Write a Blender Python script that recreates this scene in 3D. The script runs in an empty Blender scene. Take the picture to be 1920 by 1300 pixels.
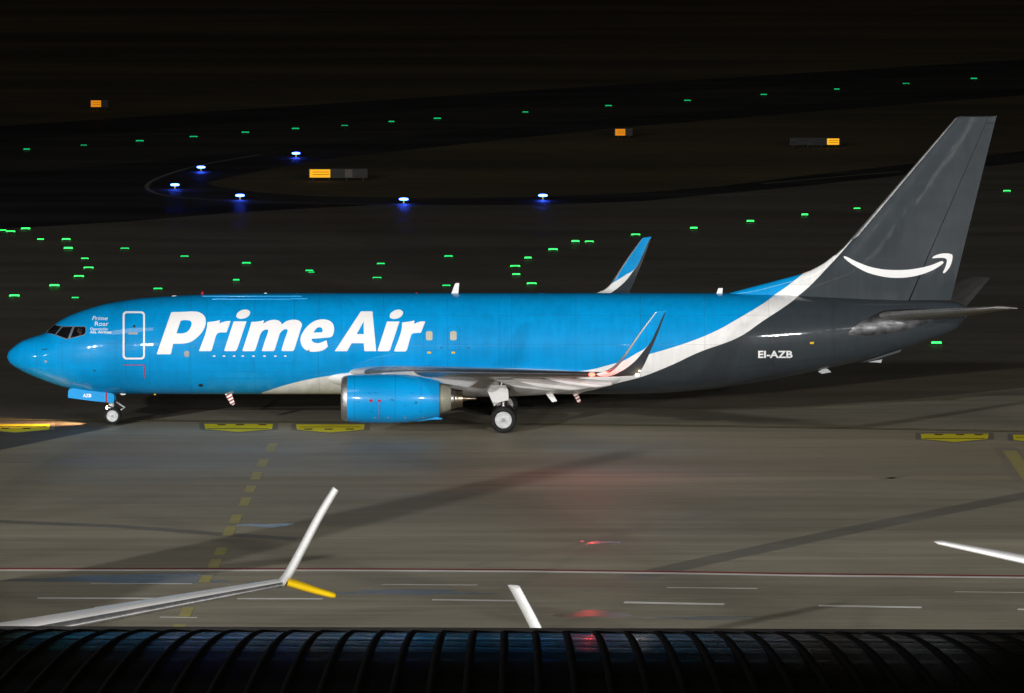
import bpy, bmesh, math, random
import numpy as np
from mathutils import Vector, Matrix
random.seed(4)
R = math.radians
S = bpy.context.scene
C = S.collection

# ------------------------------------------------------------------ camera
D, H, F, PITCH = 220.0, 24.01, 10420.0, R(5.426)      # distance, height, focal length in photo pixels, tilt
cam = bpy.data.cameras.new('camera'); cam.sensor_width = 36.0; cam.lens = F / 1920 * 36
cam.clip_start = 1.0; cam.clip_end = 6000
camo = bpy.data.objects.new('camera', cam); C.objects.link(camo)
camo.location = (0, -D, H); camo.rotation_euler = (math.pi / 2 - PITCH, 0, 0)
S.camera = camo

# ------------------------------------------------------------------ night sky
W = bpy.data.worlds.new('World'); S.world = W; W.use_nodes = True
nt = W.node_tree; bg = nt.nodes['Background']
sky = nt.nodes.new('ShaderNodeTexSky'); sky.sky_type = 'NISHITA'; sky.sun_disc = False
sky.sun_elevation = R(1.0); sky.sun_rotation = R(200); sky.air_density = 1.0; sky.dust_density = 4.0
nt.links.new(sky.outputs[0], bg.inputs[0]); bg.inputs[1].default_value = 0.004
# weak warm fill added from the camera side to lift the dark far ground
sl = bpy.data.lights.new('background_fill', 'SUN'); sl.energy = 0.21; sl.angle = R(12); sl.color = (1.0, 0.88, 0.72)
so = bpy.data.objects.new('background_fill', sl); C.objects.link(so)
so.rotation_euler = (R(48), 0, R(-20))
# apron floodlights on masts behind and beside the camera (masts themselves are built further down)
FLOODS = [((-120, -225, 52), (2, 0, 2), 1550000, 40, 5), ((110, -220, 48), (8, -10, 2), 560000, 40, 5), ((-190, -120, 42), (-8, 0, 2), 170000, 40, 4),
          ((-36, -142, 25), (-12, -60, 0), 75000, 70, 3), ((42, -142, 25), (12, -60, 0), 75000, 70, 3),
          ((-60, -300, 39), (0, 0, 2), 800000, 32, 4), ((90, -300, 39), (4, 0, 2), 700000, 32, 4)]
for (p, t, e, cone, rad) in FLOODS:
    l = bpy.data.lights.new('floodlight', 'SPOT'); l.energy = e; l.spot_size = R(cone); l.spot_blend = 0.6
    l.shadow_soft_size = rad * 0.35; l.color = (1.0, 0.985, 0.955)
    o = bpy.data.objects.new('floodlight', l); C.objects.link(o); o.location = p
    o.rotation_euler = (Vector(t) - Vector(p)).to_track_quat('-Z', 'Y').to_euler()
vs = S.view_settings; vs.view_transform = 'Standard'; vs.look = 'None'; vs.exposure = -0.14; vs.gamma = 1.0
vs.use_curve_mapping = False

# ------------------------------------------------------------------ photo pixel -> place
YAW = -0.0095                                        # heading of the taxiing aircraft
ZG = 0.014                                           # top of the apron sheet
cp, sp = math.cos(PITCH), math.sin(PITCH)
def ray(px, py):
    dx, dy = (px - 960) / F, -(py - 650) / F
    return np.array([dx, cp + dy * sp, -sp + dy * cp])
def G(px, py, z=0.0):
    d = ray(px, py); k = (z - H) / d[2]
    return (d[0] * k, -D + d[1] * k, z)
cy, sy = math.cos(YAW), math.sin(YAW)
def P(px, py, yl=0.0):
    """point on the lengthwise plane y=yl of the taxiing aircraft, in its own coordinates"""
    d = ray(px, py); o = np.array([0, -D, H - ZG])
    dl = np.array([cy * d[0] + sy * d[1], -sy * d[0] + cy * d[1], d[2]])
    ol = np.array([cy * o[0] + sy * o[1], -sy * o[0] + cy * o[1], o[2]])
    k = (yl - ol[1]) / dl[1]
    return ol + k * dl

# ------------------------------------------------------------------ node helpers / materials
class NT:
    def __init__(s, name):
        s.m = bpy.data.materials.new(name); s.m.use_nodes = True; s.t = s.m.node_tree
        s.b = s.t.nodes['Principled BSDF']
    def n(s, typ, **kw):
        x = s.t.nodes.new(typ)
        for k, v in kw.items(): setattr(x, k, v)
        return x
    def l(s, a, b): s.t.links.new(a, b)
    def math(s, op, a, b=None, c=None, clamp=False):
        x = s.n('ShaderNodeMath', operation=op, use_clamp=clamp)
        for i, v in enumerate((a, b, c)):
            if v is None: continue
            if hasattr(v, 'is_linked') or hasattr(v, 'links'): s.l(v, x.inputs[i])
            else: x.inputs[i].default_value = v
        return x.outputs[0]
    def mix(s, f, a, b):
        x = s.n('ShaderNodeMix', data_type='RGBA')
        for i, v in ((0, f), (6, a), (7, b)):
            if hasattr(v, 'links'): s.l(v, x.inputs[i])
            elif i == 0: x.inputs[0].default_value = v
            else: x.inputs[i].default_value = (*v, 1) if len(v) == 3 else v
        return x.outputs[2]
    def coord(s, scale=(1, 1, 1), rot=(0, 0, 0)):
        tc = s.n('ShaderNodeTexCoord'); mp = s.n('ShaderNodeMapping')
        mp.inputs['Scale'].default_value = scale; mp.inputs['Rotation'].default_value = rot
        s.l(tc.outputs['Object'], mp.inputs[0]); return mp.outputs[0]
    def noise(s, vec, scale, detail=4, rough=.55, lo=.35, hi=.65):
        x = s.n('ShaderNodeTexNoise'); x.inputs['Scale'].default_value = scale
        x.inputs['Detail'].default_value = detail; x.inputs['Roughness'].default_value = rough
        s.l(vec, x.inputs['Vector'])
        r = s.n('ShaderNodeMapRange', clamp=True); s.l(x.outputs[0], r.inputs[0])
        r.inputs[1].default_value = lo; r.inputs[2].default_value = hi
        return r.outputs[0]
    def set(s, col=None, rough=None, metal=None, coat=None, spec=None):
        for k, v in (('Base Color', col), ('Roughness', rough), ('Metallic', metal), ('Coat Weight', coat), ('Specular IOR Level', spec)):
            if v is None: continue
            if hasattr(v, 'links'): s.l(v, s.b.inputs[k])
            else: s.b.inputs[k].default_value = (*v, 1) if k == 'Base Color' else v
        if coat: s.b.inputs['Coat Roughness'].default_value = 0.08
        return s

def paint(name, col, rough=.35, metal=0, coat=.3, var=.12, scale=.8):
    q = NT(name); v = q.coord((1, 1, 1))
    f = q.noise(v, scale, 5); g = q.noise(q.coord((.7, 5, 5)), 2.2, 4)
    c = q.mix(q.math('MULTIPLY', f, 1.0), col, tuple(x * (1 - var) for x in col))
    c = q.mix(q.math('MULTIPLY', g, .35), c, tuple(x * (1 - 2 * var) for x in col))
    q.set(c, q.math('ADD', q.math('MULTIPLY', g, .15), rough - .05), metal, coat, .5 if metal > .5 else .2)
    return q.m
def emis(name, col, st):
    q = NT(name); q.set((0.01, 0.01, 0.01), .8, 0, 0, 0)
    q.b.inputs['Emission Color'].default_value = (*col, 1); q.b.inputs['Emission Strength'].default_value = st
    return q.m
M = {}
WHITE, BLUE, SLATE = (.86, .86, .86), (.0012, .30, .70), (.036, .045, .054)
M['white'] = paint('white_paint', WHITE, .35)
M['letter'] = paint('letter_white', (.82, .82, .83), .35, var=.05)
M['wingwhite'] = paint('wing_white', (.62, .62, .62), .4, var=.15)
M['winggrey'] = paint('wing_grey', (.36, .37, .38), .4, var=.15)
M['blue'] = paint('blue_paint', BLUE, .3, coat=.4, var=.06)
M['slate'] = paint('slate_paint', SLATE, .35, coat=.5, var=.2)
M['stabgrey'] = paint('stabiliser_grey', (.27, .26, .25), .4, 0, .2, var=.25)
M['plate'] = paint('worn_plate', (.10, .10, .105), .34, .8, 0, var=.7, scale=3.0)
M['alu'] = paint('polished_metal', (.55, .55, .56), .42, .9, 0, var=.25, scale=2.5)
M['darkalu'] = paint('leading_edge_metal', (.30, .30, .31), .36, .9, 0, var=.2)
M['steel'] = paint('steel', (.45, .43, .40), .35, 1.0, 0, var=.3, scale=3)
M['nozzle'] = paint('nozzle_metal', (.42, .36, .28), .3, 1.0, 0, var=.4, scale=3)
M['cream'] = paint('cream_metal', (.40, .40, .32), .5, .3, 0, var=.25)
M['rubber'] = paint('rubber', (.022, .022, .023), .75, 0, 0, var=.4, scale=6)
M['rim'] = paint('wheel_rim', (.60, .62, .63), .45, .1, 0, var=.25, scale=6)
M['black'] = paint('black', (.012, .012, .013), .6, 0, 0)
M['dark'] = paint('dark_metal', (.05, .05, .05), .5, .5, 0)
M['red'] = paint('red_mark', (.42, .012, .04), .5, 0, 0)
M['yellowmark'] = paint('yellow_mark', (.72, .46, .02), .5, 0, 0)
M['beige'] = paint('beige_window', (.50, .47, .36), .35, 0, .3)
M['greymark'] = paint('grey_mark', (.34, .36, .36), .45, .2, 0)
M['seam'] = paint('seam_line', (.002, .15, .36), .5, 0, 0)
M['seamdark'] = paint('seam_line_dark', (.010, .013, .016), .5, 0, 0)
M['frame'] = paint('window_frame', (.30, .31, .30), .4, .6, 0)
M['skin'] = paint('skin', (.42, .24, .17), .55, 0, 0)
M['shirt'] = paint('shirt', (.65, .65, .66), .7, 0, 0)
M['headset'] = paint('headset', (.02, .02, .02), .5, 0, 0)
M['yellow'] = paint('yellow_winglet', (.85, .55, .01), .35, 0, .3, var=.05)
M['concretemast'] = paint('galvanised', (.35, .36, .36), .5, .6, 0)
q = NT('cockpit_glass'); q.set((.010, .010, .012), .06, 0, 0, .7)
tr = q.n('ShaderNodeBsdfTransparent'); mx = q.n('ShaderNodeMixShader'); mx.inputs[0].default_value = .55
tr.inputs[0].default_value = (.75, .78, .8, 1)
q.l(tr.outputs[0], mx.inputs[1]); q.l(q.b.outputs[0], mx.inputs[2]); q.l(mx.outputs[0], q.t.nodes['Material Output'].inputs[0]); M['glass'] = q.m
M['lred'] = emis('red_lamp', (1, .09, .06), 9)
M['lwarm'] = emis('warm_lamp', (1, .72, .45), 16)
M['lgreen'] = emis('green_lamp', (.035, 1, .13), 3.6)
M['lgreenfar'] = emis('green_lamp_far', (.004, .8, .24), .9)
M['lgreendim'] = emis('green_lamp_dim', (.02, 1, .20), 1.3)
M['lblue'] = emis('blue_lamp', (.03, .09, 1), 40)
M['lsign'] = emis('sign_lit_yellow', (1, .44, .014), 1.3)
M['lsignfar'] = emis('sign_lit_orange', (1, .32, .01), .85)
M['lflood'] = emis('floodlight_face', (1, .95, .85), 6)

# stripes for the drain masts
q = NT('striped_red_white'); w = q.n('ShaderNodeTexWave', wave_type='BANDS', bands_direction='Z')
w.inputs['Scale'].default_value = 2.4; q.l(q.coord((1, 1, 1), (0, R(28), 0)), w.inputs[0])
q.set(q.mix(q.math('GREATER_THAN', w.outputs[0], .5), (.75, .75, .75), (.32, .03, .03)), .4, 0, 0); M['stripe'] = q.m

def livery(name, b1, b2, x0, x1, top=BLUE, mid=WHITE, low=SLATE):
    """paint scheme: colour changes where height crosses two curves over the length"""
    q = NT(name); tc = q.n('ShaderNodeTexCoord'); sx = q.n('ShaderNodeSeparateXYZ'); q.l(tc.outputs['Object'], sx.inputs[0])
    u = q.math('DIVIDE', q.math('SUBTRACT', sx.outputs[0], x0), x1 - x0)
    def mask(pts):
        fc = q.n('ShaderNodeFloatCurve'); cv = fc.mapping.curves[0]
        pts = sorted(pts); pts = [(x0, pts[0][1])] * (pts[0][0] > x0) + list(pts) + [(x1, pts[-1][1])] * (pts[-1][0] < x1)
        while len(cv.points) > 2: cv.points.remove(cv.points[1])
        for i, (x, z) in enumerate(pts):
            a, b = (x - x0) / (x1 - x0), z / 14.0
            if i < 2: cv.points[i].location = (a, b)
            else: cv.points.new(a, b)
        for p_ in cv.points: p_.handle_type = 'AUTO'
        fc.mapping.use_clip = True
        fc.mapping.update(); fc.inputs[0].default_value = 1; q.l(u, fc.inputs[1])
        d = q.math('SUBTRACT', sx.outputs[2], q.math('MULTIPLY', fc.outputs[0], 14.0))
        return q.math('ADD', q.math('MULTIPLY', d, 80.0), .5, clamp=True)
    m1, m2 = mask(b1), mask(b2)
    c = q.mix(m1, q.mix(m2, low, mid), top)
    f = q.noise(q.coord((.5, .5, 1.6)), 1.1, 6); g = q.noise(q.coord((1.6, 1, .12)), 3.0, 4)
    wn = q.n('ShaderNodeTexWhiteNoise', noise_dimensions='2D'); cx_ = q.n('ShaderNodeCombineXYZ')
    q.l(q.math('FLOOR', q.math('DIVIDE', sx.outputs[0], 2.54)), cx_.inputs[0]); q.l(q.math('FLOOR', q.math('DIVIDE', sx.outputs[2], 1.12)), cx_.inputs[1]); q.l(cx_.outputs[0], wn.inputs[0])
    pv = q.math('MULTIPLY', wn.outputs[0], .07)
    dk = q.math('SUBTRACT', q.math('SUBTRACT', 1.0, pv), q.math('ADD', q.math('MULTIPLY', f, .10), q.math('MULTIPLY', g, .09)))
    hs = q.n('ShaderNodeHueSaturation'); q.l(c, hs.inputs['Color']); q.l(dk, hs.inputs['Value'])
    # frame joints of the skin, a fine relief
    br = q.n('ShaderNodeMath', operation='PINGPONG'); q.l(sx.outputs[0], br.inputs[0]); br.inputs[1].default_value = 1.27
    line = q.math('LESS_THAN', br.outputs[0], .008)
    z2 = q.n('ShaderNodeMath', operation='PINGPONG'); q.l(sx.outputs[2], z2.inputs[0]); z2.inputs[1].default_value = .56
    line = q.math('MAXIMUM', line, q.math('LESS_THAN', z2.outputs[0], .006))
    col = q.mix(q.math('MULTIPLY', line, .36), hs.outputs[0], (.02, .03, .04))
    bmp = q.n('ShaderNodeBump'); bmp.inputs['Strength'].default_value = .16; bmp.inputs['Distance'].default_value = .03
    q.l(q.noise(q.coord((1, .5, .35)), 1.1, 2), bmp.inputs['Height']); q.l(bmp.outputs[0], q.b.inputs['Coat Normal'])
    q.set(col, q.math('ADD', .34, q.math('MULTIPLY', f, .12)), 0, .6, .07); q.b.inputs['Coat Roughness'].default_value = .07
    return q.m

# ------------------------------------------------------------------ mesh helpers
def link(name, me, mat=None, parent=None):
    o = bpy.data.objects.new(name, me); C.objects.link(o)
    if parent is not None: o.parent = parent
    if mat is not None and me is not None and not me.materials: me.materials.append(M[mat] if isinstance(mat, str) else mat)
    return o
def mesh(name, v, f, smooth=False, sharp=None):
    me = bpy.data.meshes.new(name); me.from_pydata([tuple(map(float, p)) for p in v], [], f); me.update()
    if smooth:
        me.shade_smooth()
        if sharp:
            try: me.set_sharp_from_angle(angle=R(sharp))
            except Exception: pass
    return me
def fixn(me):
    b = bmesh.new(); b.from_mesh(me); bmesh.ops.recalc_face_normals(b, faces=b.faces); b.to_mesh(me); b.free(); return me
def empty(name, loc=(0, 0, 0), rz=0, label=None, cat=None, group=None):
    o = bpy.data.objects.new(name, None); C.objects.link(o); o.location = loc; o.rotation_euler = (0, 0, rz); o.empty_display_size = .3
    tag(o, label, cat, group); return o
def tag(o, label=None, cat=None, group=None, kind=None):
    if label: o['label'] = label
    if cat: o['category'] = cat
    if group: o['group'] = group
    if kind: o['kind'] = kind
    return o
def loft(name, rings, cap=(True, True), closed=True, smooth=True, sharp=40):
    n = len(rings[0]); v = [p for r in rings for p in r]; f = []
    for i in range(len(rings) - 1):
        for j in range(n if closed else n - 1):
            k = (j + 1) % n
            f.append((i * n + j, i * n + k, (i + 1) * n + k, (i + 1) * n + j))
    if closed and cap[0]: f.append(tuple(range(n - 1, -1, -1)))
    if closed and cap[1]: f.append(tuple((len(rings) - 1) * n + j for j in range(n)))
    return fixn(mesh(name, v, f, smooth, sharp))
def boxv(x0, x1, y0, y1, z0, z1):
    v = [(x, y, z) for z in (z0, z1) for y in (y0, y1) for x in (x0, x1)]
    return v, [(0, 2, 3, 1), (4, 5, 7, 6), (0, 1, 5, 4), (2, 6, 7, 3), (0, 4, 6, 2), (1, 3, 7, 5)]
def box(name, x0, x1, y0, y1, z0, z1, bev=0):
    v, f = boxv(x0, x1, y0, y1, z0, z1); me = mesh(name, v, f)
    if bev:
        b = bmesh.new(); b.from_mesh(me); bmesh.ops.bevel(b, geom=b.edges[:], offset=bev, segments=2, affect='EDGES', profile=.6); b.to_mesh(me); b.free()
    return me
def tube(name, pts, rads, n=12, cap=True):
    rings = []
    for i, p in enumerate(pts):
        p = Vector(p); a = Vector(pts[max(0, i - 1)]); b = Vector(pts[min(len(pts) - 1, i + 1)]); t = (b - a).normalized()
        u = t.cross(Vector((0, 0, 1)) if abs(t.z) < .9 else Vector((1, 0, 0))).normalized(); w = t.cross(u)
        r = rads[i] if hasattr(rads, '__len__') else rads
        rings.append([p + (u * math.cos(2 * math.pi * k / n) + w * math.sin(2 * math.pi * k / n)) * r for k in range(n)])
    return loft(name, rings, (cap, cap), sharp=50)
def revolve(name, prof, c, n=48, axis='X', sharp=35):
    """prof: (along, radius) list around an axis through c"""
    rings = []
    for a, r in prof:
        ring = []
        for k in range(n):
            t = 2 * math.pi * k / n; u, w = r * math.cos(t), r * math.sin(t)
            ring.append((c[0] + a, c[1] + u, c[2] + w) if axis == 'X' else (c[0] + u, c[1] + a, c[2] + w) if axis == 'Y' else (c[0] + u, c[1] + w, c[2] + a))
        rings.append(ring)
    return loft(name, rings, (prof[0][1] < 1e-3 or True, True), sharp=sharp)
def prism(name, poly, y0, y1):
    """outline in x,z extruded across y"""
    n = len(poly); v = [(x, y0, z) for x, z in poly] + [(x, y1, z) for x, z in poly]
    f = [tuple(range(n)), tuple(range(2 * n - 1, n - 1, -1))] + [(i, n + i, n + (i + 1) % n, (i + 1) % n) for i in range(n)]
    return fixn(mesh(name, v, f))
def sheet(name, poly, z):
    """flat ground sheet from a list of ground points"""
    me = mesh(name, [(p[0], p[1], z) for p in poly], [tuple(range(len(poly)))])
    b = bmesh.new(); b.from_mesh(me)
    for fc in b.faces:
        if fc.normal.z < 0: fc.normal_flip()
    bmesh.ops.triangulate(b, faces=b.faces[:]); b.to_mesh(me); b.free(); return me
def pchip(xs, ys):
    xs, ys = np.array(xs, float), np.array(ys, float); h = np.diff(xs); d = np.diff(ys) / h; m = np.zeros(len(xs))
    for i in range(1, len(xs) - 1):
        if d[i - 1] * d[i] > 0:
            w1, w2 = 2 * h[i] + h[i - 1], h[i] + 2 * h[i - 1]; m[i] = (w1 + w2) / (w1 / d[i - 1] + w2 / d[i])
    m[0], m[-1] = d[0], d[-1]
    def f(x):
        x = min(max(x, xs[0]), xs[-1]); i = min(max(int(np.searchsorted(xs, x)) - 1, 0), len(h) - 1); t = (x - xs[i]) / h[i]
        return (ys[i] * (1 + 2 * t) * (1 - t) ** 2 + h[i] * m[i] * t * (1 - t) ** 2 + ys[i + 1] * t * t * (3 - 2 * t) + h[i] * m[i + 1] * t * t * (t - 1))
    return f
def lin(pts):
    xs = [p[0] for p in pts]; ys = [p[1] for p in pts]
    return lambda x: float(np.interp(x, xs, ys))

# ================================================================== GROUND
def ext(px_pts): return [G(x, y) for x, y in px_pts]
q = NT('grass_night'); v = q.coord((1, 1, 1))
c = q.mix(q.noise(q.coord((.25, 1, 1)), .05, 6), (.045, .038, .024), (.100, .084, .050))
c = q.mix(q.math('MULTIPLY', q.noise(q.coord((.3, 1, 1)), .9, 4), .5), c, (.035, .035, .02)); q.set(c, .95, 0, 0, .1); M['grass'] = q.m
def asphalt(name, col, var, rough, streak=1.0):
    q = NT(name); k = lambda s: tuple(x * s for x in col)
    a = q.noise(q.coord((.14, 1, 1), (0, 0, R(3))), .10, 6, .6)                       # broad stained areas
    b = q.noise(q.coord((.06, 1, 1), (0, 0, R(-3))), .8, 7, .72, .38, .66)            # tyre and sweeping streaks
    b2 = q.noise(q.coord((.10, 1, 1), (0, 0, R(7))), 2.2, 6, .7, .42, .70)
    d = q.noise(q.coord((1, 1, 1)), 14, 3)
    e_ = q.noise(q.coord((.22, 1, 1), (0, 0, R(-32))), .10, 5, .55, .50, .74)         # tracks of turning aircraft
    w_ = q.noise(q.coord((.3, 1, 1), (0, 0, R(-8))), .05, 4, .5, .52, .66)
    c = q.mix(a, k(1 - var * .55), k(1 + var * .55)); c = q.mix(q.math('MULTIPLY', b, .6 * streak), c, k(1 - var)); c = q.mix(q.math('MULTIPLY', b2, .35 * streak), c, k(1 + var * .8))
    c = q.mix(q.math('MULTIPLY', d, .15), c, k(.6)); c = q.mix(q.math('MULTIPLY', e_, .55 * streak), c, k(.5)); c = q.mix(q.math('MULTIPLY', w_, .35 * streak), c, tuple(x * y for x, y in zip(col, (1.15, .98, .86))))
    r = q.math('ADD', rough - .16, q.math('MULTIPLY', q.noise(q.coord((.25, 1, 1)), .16, 4), .30))
    bmp = q.n('ShaderNodeBump'); bmp.inputs['Strength'].default_value = .25; bmp.inputs['Distance'].default_value = .02
    q.l(d, bmp.inputs['Height']); q.l(bmp.outputs[0], q.b.inputs['Normal'])
    q.set(c, r, 0, 0, .35); return q.m
M['apron'] = asphalt('apron_concrete', (.318, .290, .222), .50, .64)
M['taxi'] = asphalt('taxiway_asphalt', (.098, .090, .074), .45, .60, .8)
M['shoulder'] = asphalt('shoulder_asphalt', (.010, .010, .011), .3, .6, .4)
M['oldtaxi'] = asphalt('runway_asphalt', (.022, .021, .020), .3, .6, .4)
q = NT('marking_white'); c = q.mix(q.noise(q.coord((.3, 1, 1)), 1.4, 5, .6, .35, .6), (.85, .85, .84), (.62, .61, .58)); q.set(c, .6, 0, 0); M['mwhite'] = q.m
q = NT('marking_yellow'); c = q.mix(q.noise(q.coord((.3, 1, 1)), 2.2, 5, .6, .35, .6), (.90, .78, .015), (.72, .62, .02)); q.set(c, .6, 0, 0); M['myellow'] = q.m
q = NT('marking_yellow_worn'); c = q.mix(q.noise(q.coord((1, 1, 1)), 1.6, 5, .6, .35, .7), (.43, .385, .11), (.33, .30, .17)); q.set(c, .6, 0, 0); M['mworn'] = q.m
q = NT('marking_red'); c = q.mix(q.noise(q.coord((.3, 1, 1)), .7, 5, .6, .35, .65), (.30, .035, .025), (.16, .05, .04)); q.set(c, .6, 0, 0); M['mred'] = q.m
M['mblack'] = asphalt('marking_black', (.03, .029, .026), .3, .55, .5)
M['tar'] = asphalt('tar_strip', (.20, .185, .155), .35, .5, .6)
M['faint'] = asphalt('faded_border', (.285, .26, .21), .35, .6, .6)

gm = mesh('ground', [(-2500, -700, 0), (2500, -700, 0), (2500, 4000, 0), (-2500, 4000, 0)], [(0, 1, 2, 3)])
tag(link('ground', gm, 'grass'), kind='structure')
low = [(-1500, 590), (-400, 470), (0, 430), (250, 415), (450, 398), (700, 385), (1000, 385), (1200, 378), (1500, 350), (1920, 305), (2900, 200)]
shd = [(-1500, 330), (0, 237), (640, 193), (1300, 150), (1920, 112), (2900, 45)] + low[::-1]
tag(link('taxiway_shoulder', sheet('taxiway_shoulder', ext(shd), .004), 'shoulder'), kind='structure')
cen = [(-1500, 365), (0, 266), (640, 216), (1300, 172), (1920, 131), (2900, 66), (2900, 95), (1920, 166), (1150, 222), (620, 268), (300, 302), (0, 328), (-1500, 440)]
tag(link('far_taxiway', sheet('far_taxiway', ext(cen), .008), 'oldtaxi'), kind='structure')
isl = [(385, 344), (430, 333), (520, 315), (620, 298), (900, 267), (1150, 241), (1500, 212), (1920, 179), (2900, 98), (2900, 190), (1920, 284), (1500, 331), (1350, 350), (1200, 362), (1000, 370), (800, 372), (600, 369), (480, 361), (410, 351)]
tag(link('grass_island', sheet('grass_island', ext(isl), .012), 'grass'), kind='structure')
nearedge = [(-1500, 1100), (-300, 905), (0, 845), (140, 816), (270, 790), (430, 765), (640, 762), (1000, 764), (1300, 768), (1480, 764), (1700, 750), (1920, 728), (3200, 610)]
tag(link('taxiway', sheet('taxiway', [G(*p) for p in low] + [G(3600, 420)] + [G(3600, 800), (140, -260, 0), (-140, -260, 0)], .006), 'taxi'), kind='structure')
M['falloff'] = asphalt('apron_light_falloff', (.19, .17, .135), .45, .6, 1.0)  # mid-tone strip: fading floodlight painted as ground colour beyond the apron edge
tag(link('apron_light_falloff', sheet('apron_light_falloff', ext([(1000, 775), (1480, 772), (1700, 760), (1920, 740), (3200, 625), (3200, 560), (1920, 690), (1700, 710), (1450, 736), (1200, 752), (1000, 760)]), .010), 'falloff'), kind='structure')
apron = link('apron', sheet('apron', ext(nearedge) + [(150, -260, 0), (-150, -260, 0)], ZG), 'apron'); tag(apron, kind='structure')

def mark(name, pts, mat, z=ZG + .004, parent=apron): return link(name, sheet(name, [G(*p) for p in pts], z), mat, parent)
def strip(name, pts, w, mat, z=ZG + .004, parent=apron):
    """painted line of ground width w along pixel points"""
    g = [Vector(G(*p)) for p in pts]; a, b = [], []
    for i, p in enumerate(g):
        t = (g[min(i + 1, len(g) - 1)] - g[max(i - 1, 0)]).normalized(); n_ = Vector((-t.y, t.x, 0)) * w / 2
        a.append(p + n_); b.append(p - n_)
    n = len(g); v = [(*p[:2], z) for p in a] + [(*p[:2], z) for p in b]
    return link(name, mesh(name, v, [(n + i, n + i + 1, i + 1, i) for i in range(n - 1)]), mat, parent)
# taxi centre line
ctr = [(-1200, 776), (270, 789.5), (700, 793), (1220, 798), (1600, 804), (1920, 810), (3000, 835)]
strip('centre_line_border', ctr, .55, 'mblack', ZG + .003); strip('centre_line', ctr, .16, 'mworn', ZG + .006)
# yellow direction panels painted on the apron
def panel(x0, x1, y, ticks, dy):
    bx = 9
    mark('panel_border', [(x0 - bx, y - 2.5), (x1 + bx, y - 2.5), (x1 + bx, y + 10.5), ((x0 + x1) / 2, y + 17), (x0 - bx, y + 10.5)], 'tar', ZG + .004)
    mark('direction_panel', [(x0, y), (x1, y), (x1 - 2, y + 10), ((x0 + x1) / 2, y + 15.5), (x0 + 2, y + 10)], 'myellow', ZG + .008)
    for t in ticks: mark('panel_tick', [(t - 9, y + dy), (t + 9, y + dy), (t + 6, y + dy + 2), (t - 6, y + dy + 2)], 'mblack', ZG + .012)
    mark('panel_bar', [(x0 + 6, y + 8.6 if dy < 4 else y + 4.4), (x1 - 8, y + 8.6 if dy < 4 else y + 4.4), (x1 - 8, y + 9.6 if dy < 4 else y + 5.2), (x0 + 6, y + 9.6 if dy < 4 else y + 5.2)], 'mblack', ZG + .012)
panel(-36, 94, 796.5, (10, 50), 7); panel(383, 512, 796, (415, 450, 492), .8); panel(555, 684, 797, (578, 616, 656), 8); panel(1726, 1854, 814.5, (1760, 1800, 1835), .8); panel(1899, 2030, 816.5, (1930, 1980), 6)
# worn dashed lead-in line, white road dashes, red and white stand line
for (a, b) in [((513, 832), (506, 848)), ((496, 862), (489, 876)), ((484, 886), (478, 900)), ((472, 912), (466, 924)), ((463, 934), (456, 950)), ((446, 966), (438, 982)), ((434, 988), (426, 1006)), ((417, 1028), (410, 1042)), ((406, 1050), (399, 1066)), ((389, 1080), (382, 1094)), ((354, 1140), (345, 1158)), ((338, 1172), (333, 1184))]:
    strip('lead_in_dash', [a, b], .36, 'mworn', ZG + .007)
strip('lead_in_border', [(1884, 838), (1928, 905)], .9, 'faint', ZG + .003); strip('lead_in_dash', [(1893, 846), (1935, 905)], .55, 'mworn', ZG + .007)
sl_ = [(-900, 1072), (0, 1070.5), (640, 1071), (1000, 1073), (1340, 1077.5), (1500, 1080.5), (1920, 1084.5), (2800, 1096)]
strip('stand_line', sl_, .38, 'mwhite', ZG + .007); strip('stand_line_red', [(x, y - 3.2) for x, y in sl_], .36, 'mred', ZG + .004)
for (x0, y0, x1, y1, w) in [(70, 1123, 290, 1123.5, .22), (445, 1124, 605, 1124.5, .2), (810, 1126, 975, 1128, .24), (1170, 1131, 1358, 1134.5, .32), (1535, 1137, 1728, 1140.5, .28), (1908, 1144, 2080, 1147, .26),
                            (170, 1095.5, 360, 1096, .12), (715, 1097.5, 895, 1098.5, .14), (1250, 1103, 1420, 1105, .12), (1790, 1111, 1960, 1113, .1), (300, 1158.5, 370, 1159.5, .12)]:
    strip('road_dash', [(x0, y0), (x1, y1)], w * 1.25, 'mwhite', ZG + .007)
# tar-sealed pavement joints
strip('sealed_joint', [(1180, 1086), (1300, 1058), (1500, 1015), (1700, 974), (1920, 930), (2400, 835)], 1.1, 'tar', ZG + .002)
strip('sealed_joint', [(880, 1062), (1050, 1030), (1200, 992), (1400, 950), (1620, 905), (1700, 893)], .32, 'faint', ZG + .002)
strip('sealed_joint', [(1640, 895), (1780, 905), (1920, 918), (2300, 955)], .4, 'faint', ZG + .002)
strip('sealed_joint', [(-200, 972), (0, 979), (220, 988), (420, 1003), (560, 1012)], .8, 'tar', ZG + .002)
strip('sealed_joint', [(0, 956), (120, 942), (240, 918), (330, 895), (430, 870)], .3, 'faint', ZG + .002)
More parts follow.
